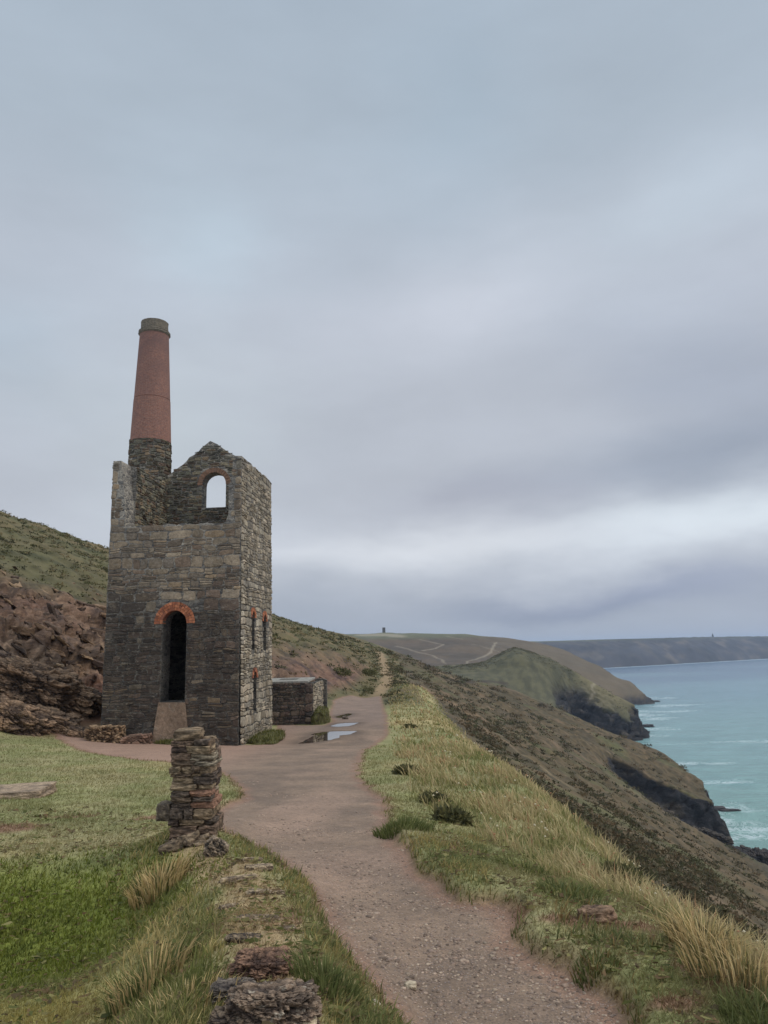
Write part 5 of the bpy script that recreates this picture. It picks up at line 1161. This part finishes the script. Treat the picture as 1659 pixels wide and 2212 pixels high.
def rubble():
    x, y = scatter(15000, 27, 120, -.64, .0); rk = samp(ROCKY, x, y); sc_ = samp(SCREE, x, y)
    m = nrng.rand(len(x)) < (sc_*.35+rk*.5)*(.25+.75*ss(-.2, .3, fbm(x*.5, y*.5, 61, 3))); x, y, rk = x[m], y[m], rk[m]; x, y, z = onground(x, y)
    Vs, Fs_, Cs_ = [], [], []; n0 = 0; cl = np.array([lin((124, 102, 82)), lin((88, 72, 62)), lin((142, 120, 96)), lin((100, 82, 68)), lin((76, 64, 56))])
    which = nrng.randint(0, 6, len(x))
    for v in range(6):
        k = np.nonzero(which == v)[0]; base, fb, _ = rockmesh(1.5, .9, .55, 3+v*5, 5, .34, .75, strata=1.5); base = np.array(base); fb = np.array(fb)
        r = nrng.gamma(1.5, .10, len(k))*np.clip(y[k]/50, .8, 1.5)*(.38+1.0*rk[k])+.05; th = nrng.normal(.3, .5, len(k)); tl_ = nrng.normal(-.45, .25, len(k)); c_, s_ = np.cos(th), np.sin(th); ct, st = np.cos(tl_), np.sin(tl_)
        P_ = base[None]*nrng.uniform(.6, 1.4, (len(k), 1, 3)); X1 = P_[..., 0]*ct[:, None]+P_[..., 2]*st[:, None]; Z1 = -P_[..., 0]*st[:, None]*-1+P_[..., 2]*ct[:, None]
        X2 = X1*c_[:, None]-P_[..., 1]*s_[:, None]; Y2 = X1*s_[:, None]+P_[..., 1]*c_[:, None]
        Vs.append(np.stack([X2*r[:, None]+x[k][:, None], Y2*r[:, None]+y[k][:, None], Z1*r[:, None]+z[k][:, None]], -1).reshape(-1, 3))
        Fs_.append((np.arange(len(k))[:, None, None]*len(base)+fb[None]).reshape(-1, 4)+n0); n0 += len(k)*len(base)
        Cs_.append(np.repeat(cl[nrng.randint(0, 5, len(k))]*nrng.uniform(.75, 1.2, (len(k), 1)), len(base), 0))
    tag(mesh_obj('scree_stones', np.concatenate(Vs), np.concatenate(Fs_), M_ROCK, None, np.concatenate(Cs_), False), kind='stuff')
    # gravel on the path
    x, y = scatter(60000, 3.0, 20, -.3, .5); d_ = dpath(x, y); m = (d_ < -.03) & (nrng.rand(len(x)) < ss(-.25, .45, fbm(x*1.1, y*1.1, 50, 3)+.35-.04*y)*.8); x, y = x[m], y[m]
    r = nrng.gamma(1.6, .0018, len(x))+.0022+.0003*y; th = nrng.uniform(0, 6.28, len(x)); z = gz(x, y); c_, s_ = np.cos(th), np.sin(th)
    base, fb, _ = rockmesh(2, 2, 1.0, 5, 2, .2, .6); base = np.array(base); fb = np.array(fb)
    P_ = base[None]*nrng.uniform(.6, 1.5, (len(x), 1, 3)); X2 = P_[..., 0]*c_[:, None]-P_[..., 1]*s_[:, None]; Y2 = P_[..., 0]*s_[:, None]+P_[..., 1]*c_[:, None]
    V = np.stack([X2*r[:, None]+x[:, None], Y2*r[:, None]+y[:, None], P_[..., 2]*r[:, None]+z[:, None]], -1).reshape(-1, 3)
    Fb = (np.arange(len(x))[:, None, None]*len(base)+fb[None]).reshape(-1, 4)
    cs = np.array([lin((148, 130, 116)), lin((124, 108, 98)), lin((152, 136, 120)), lin((104, 90, 80)), lin((140, 120, 106))])[nrng.randint(0, 5, len(x))]
    tag(mesh_obj('gravel', V, Fb, M_STONE, None, np.repeat(cs, len(base), 0), False), kind='stuff')
rubble()

# single tussocks and bushes one can point at
def tussock(px, py, y, r, hgt, n, cset, label, name='grass_tussock', group=None, lean=.7):
    h_ = hit(px, py) if y is None else pix(px, py, y); x0, y0 = h_[0], h_[1]; z0 = float(gz(x0, y0))
    a = nrng.uniform(0, 6.28, n); q = np.sqrt(nrng.rand(n))*r; x = x0+np.cos(a)*q; y_ = y0+np.sin(a)*q
    cs = np.array([lin(c) for c in cset]); ki = nrng.randint(0, len(cs), n); h = hgt*nrng.uniform(.45, 1.1, n)
    zz_ = gz(x, y_)
    root = tag(empty(name, (x0, y0, z0)), label, 'grass tussock', group)
    o = blades('blades', x-x0+np.cos(a)*0, y_-y0, h, .006+.0009*y0, jit(cs[ki]*.75), jit(cs[ki]*1.1), .0, 2, z=zz_-z0)
    # splay the blades outwards from the middle
    me = o.data; cc = np.empty(len(me.vertices)*3, np.float32); me.vertices.foreach_get('co', cc); cc = cc.reshape(-1, 5, 3)
    sp = nrng.uniform(.15, lean, n)*h; cc[:, 2:4, 0] += (np.cos(a)*sp*.35)[:, None]; cc[:, 2:4, 1] += (np.sin(a)*sp*.35)[:, None]
    cc[:, 4, 0] += np.cos(a)*sp; cc[:, 4, 1] += np.sin(a)*sp; cc[:, 4, 2] -= sp*.35
    me.vertices.foreach_set('co', cc.ravel()); me.update(); o.parent = root
    root.name = name
PALEG = [(196, 172, 124), (176, 152, 108), (156, 142, 92), (206, 184, 138)]
GRN = [(74, 100, 50), (92, 116, 62), (108, 124, 72)]
TG = 'tussocks on the banks'
tussock(1600, 2060, 5.3, .34, .30, 420, PALEG+[(122, 112, 78), (98, 96, 62)], 'big pale dry tussock overhanging the drop at the right edge', group=TG, lean=.9)
tussock(1520, 2030, 5.9, .22, .34, 450, PALEG+[(104, 96, 66)], 'pale seeding tussock left of the biggest dry one', group=TG, lean=.9)
tussock(1640, 2175, 4.7, .22, .14, 400, GRN, 'leafy green tussock at the lower right edge', group=TG)
tussock(872, 1785, None, .42, .16, 700, GRN, 'rounded green tussock overhanging the right edge of the path', group=TG)
tussock(1230, 1990-60, None, .30, .12, 400, GRN+[(138, 138, 86)], 'long bladed green tussock in the turf of the right bank', group=TG)
tussock(1130, 1880, None, .3, .12, 300, GRN+[(138, 138, 86)], 'green tussock below the dry grass crest', group=TG)
tussock(1290, 2095, 5.6, .17, .09, 260, GRN+[(120, 96, 64)], 'short dark green tussock at the path corner', group=TG)
tussock(345, 1850, 8.6, .3, .26, 600, PALEG+GRN[:1], 'pale feathery tussock against the left of the rubble pillar', group=TG)
tussock(400, 2160, 4.3, .3, .12, 350, PALEG+GRN, 'loose tall tussock left of the boulders', group=TG)
tussock(700, 2150, 4.6, .2, .16, 400, GRN, 'short green tussock right of the dark boulder', group=TG)
tussock(330, 2060, 5.2, .25, .26, 400, PALEG[:2]+GRN, 'thin mixed tussock on the hollow side of the ridge', group=TG)
def bush(px, py, y, r, h, label, cols=((90, 90, 58), (108, 104, 68), (74, 74, 50)), leaf=.05, n=900, group='dark low bushes'):
    h_ = hit(px, py) if y is None else pix(px, py, y); x0, y0 = h_[0], h_[1]; z0 = float(gz(x0, y0)); root = tag(empty('gorse_bush', (x0, y0, z0)), label, 'bush', group)
    d = nrng.normal(size=(n, 3)); d /= np.linalg.norm(d, axis=1)[:, None]; d[:, 2] = np.abs(d[:, 2]); rr = .5+.5*nrng.rand(n, 1); bump_ = 1+.35*pn(d[:, 0]*2+x0, d[:, 1]*2, d[:, 2]*2)[:, None]
    p = d*rr*bump_*np.array([r, r, h]); a = nrng.normal(size=(n, 3))*leaf*.5; b = nrng.normal(size=(n, 3))*leaf+d*leaf
    V = np.stack([p-a, p+a, p+b], 1).reshape(-1, 3); cs = np.array([lin(c) for c in cols])[nrng.randint(0, len(cols), n)]*nrng.uniform(.6, 1.3, (n, 1))
    mesh_obj('foliage', V, np.arange(3*n).reshape(-1, 3), M_SCRUB, root, np.repeat(cs, 3, 0), False)
    mb = MB()
    for k in range(7):
        t = 6.28*k/7; v = np.array([math.cos(t)*r*.6, math.sin(t)*r*.6, h*.6]); mb.add([(-.012, 0, -.05), (.012, 0, -.05), (0, .015, -.05), tuple(v)], [(0, 1, 3), (1, 2, 3), (2, 0, 3)], lin((70, 58, 46)))
    mb.build('stem', M_SCRUB, root)
bush(878, 1672, None, .34, .18, 'dark round bush in pale grass beside the widest bend of the path')
bush(935, 1735, None, .26, .15, 'dark bush on the dry bank above the green tussock')
bush(975, 1655+120, None, .3, .2, 'small dark bush just below the second one on the dry bank')
bush(885, 1572, None, .42, .16, 'low dark bush on the bank beyond the path bend')
bush(1330, 1905, None, .35, .2, 'dark bush on the steep edge of the bank over the sea')
bush(1535, 1990, 6.1, .2, .16, 'nearly black bush behind the big dry tussock', n=500, leaf=.03)
bush(795, 1455+40, None, .9, .7, 'dark bush at the foot of the hill beside the path end')
bush(826-30, 1418+40, 95, 1.2, .8, 'dark bush on the hillside right above the stone store', leaf=.1)
bush(735, 1462, 80, 1.3, .9, 'round dark bush on the brown slope right of the stone store', leaf=.1)

# mossy mounds at the wall feet
def mound(px, py, y, sx, sy, sz, seed, label):
    p = pix(px, py, y); z0 = float(gz(p[0], y)); Vr, Fr, c = rockmesh(sx, sy, sz, seed, n=16, amp=.16, box=.2, cols=((98, 96, 60), (76, 70, 46)))
    root = tag(empty('grassy_mound', (p[0], y, z0)), label, 'grass mound', 'mounds at the wall feet')
    mesh_obj('earth', Vr, Fr, M_SCRUB, root, c)
    k = np.nonzero(Vr[:, 2] > .02)[0]; k = k[nrng.randint(0, len(k), 900)]; q = Vr[k]+nrng.normal(0, .04, (900, 3))*np.array([1, 1, .2])
    cs = np.array([lin(c_) for c_ in ((108, 118, 62), (128, 126, 74), (88, 100, 52))])[nrng.randint(0, 3, 900)]
    o = blades('blades', q[:, 0], q[:, 1], nrng.uniform(.08, .2, 900), .03, cs*.6, cs, .4, 2, z=q[:, 2]); o.parent = root
mound(575, 1592, 36.5, 1.2, 3.2, .55, 70, 'green grassy mound along the seaward foot of the ruin wall')
mound(692, 1556, 46.8, .9, 2.8, 1.5, 72, 'steep grassy mound against the right side of the stone store')
mound(395, 1602, 33.9, 2.0, .7, .25, 74, 'thin grass strip at the foot of the ruin below the door')

# ------------------------------------------------------------------ haze
def haze():
    M = bpy.data.materials.new('sea_air'); M.use_nodes = True; t = M.node_tree; t.nodes.clear()
    o = t.nodes.new('ShaderNodeOutputMaterial'); v = t.nodes.new('ShaderNodeVolumePrincipled'); v.inputs['Color'].default_value = (.62, .76, .98, 1); v.inputs['Density'].default_value = HAZE
    v.inputs['Anisotropy'].default_value = .1
    t.links.new(v.outputs[0], o.inputs['Volume'])
    mb = MB(); block(mb, -4000, 9000, -900, 10500, -90, 60, (1, 1, 1)); ob = mb.build('haze', M); tag(ob, kind='stuff')
HAZE = .00010
haze()
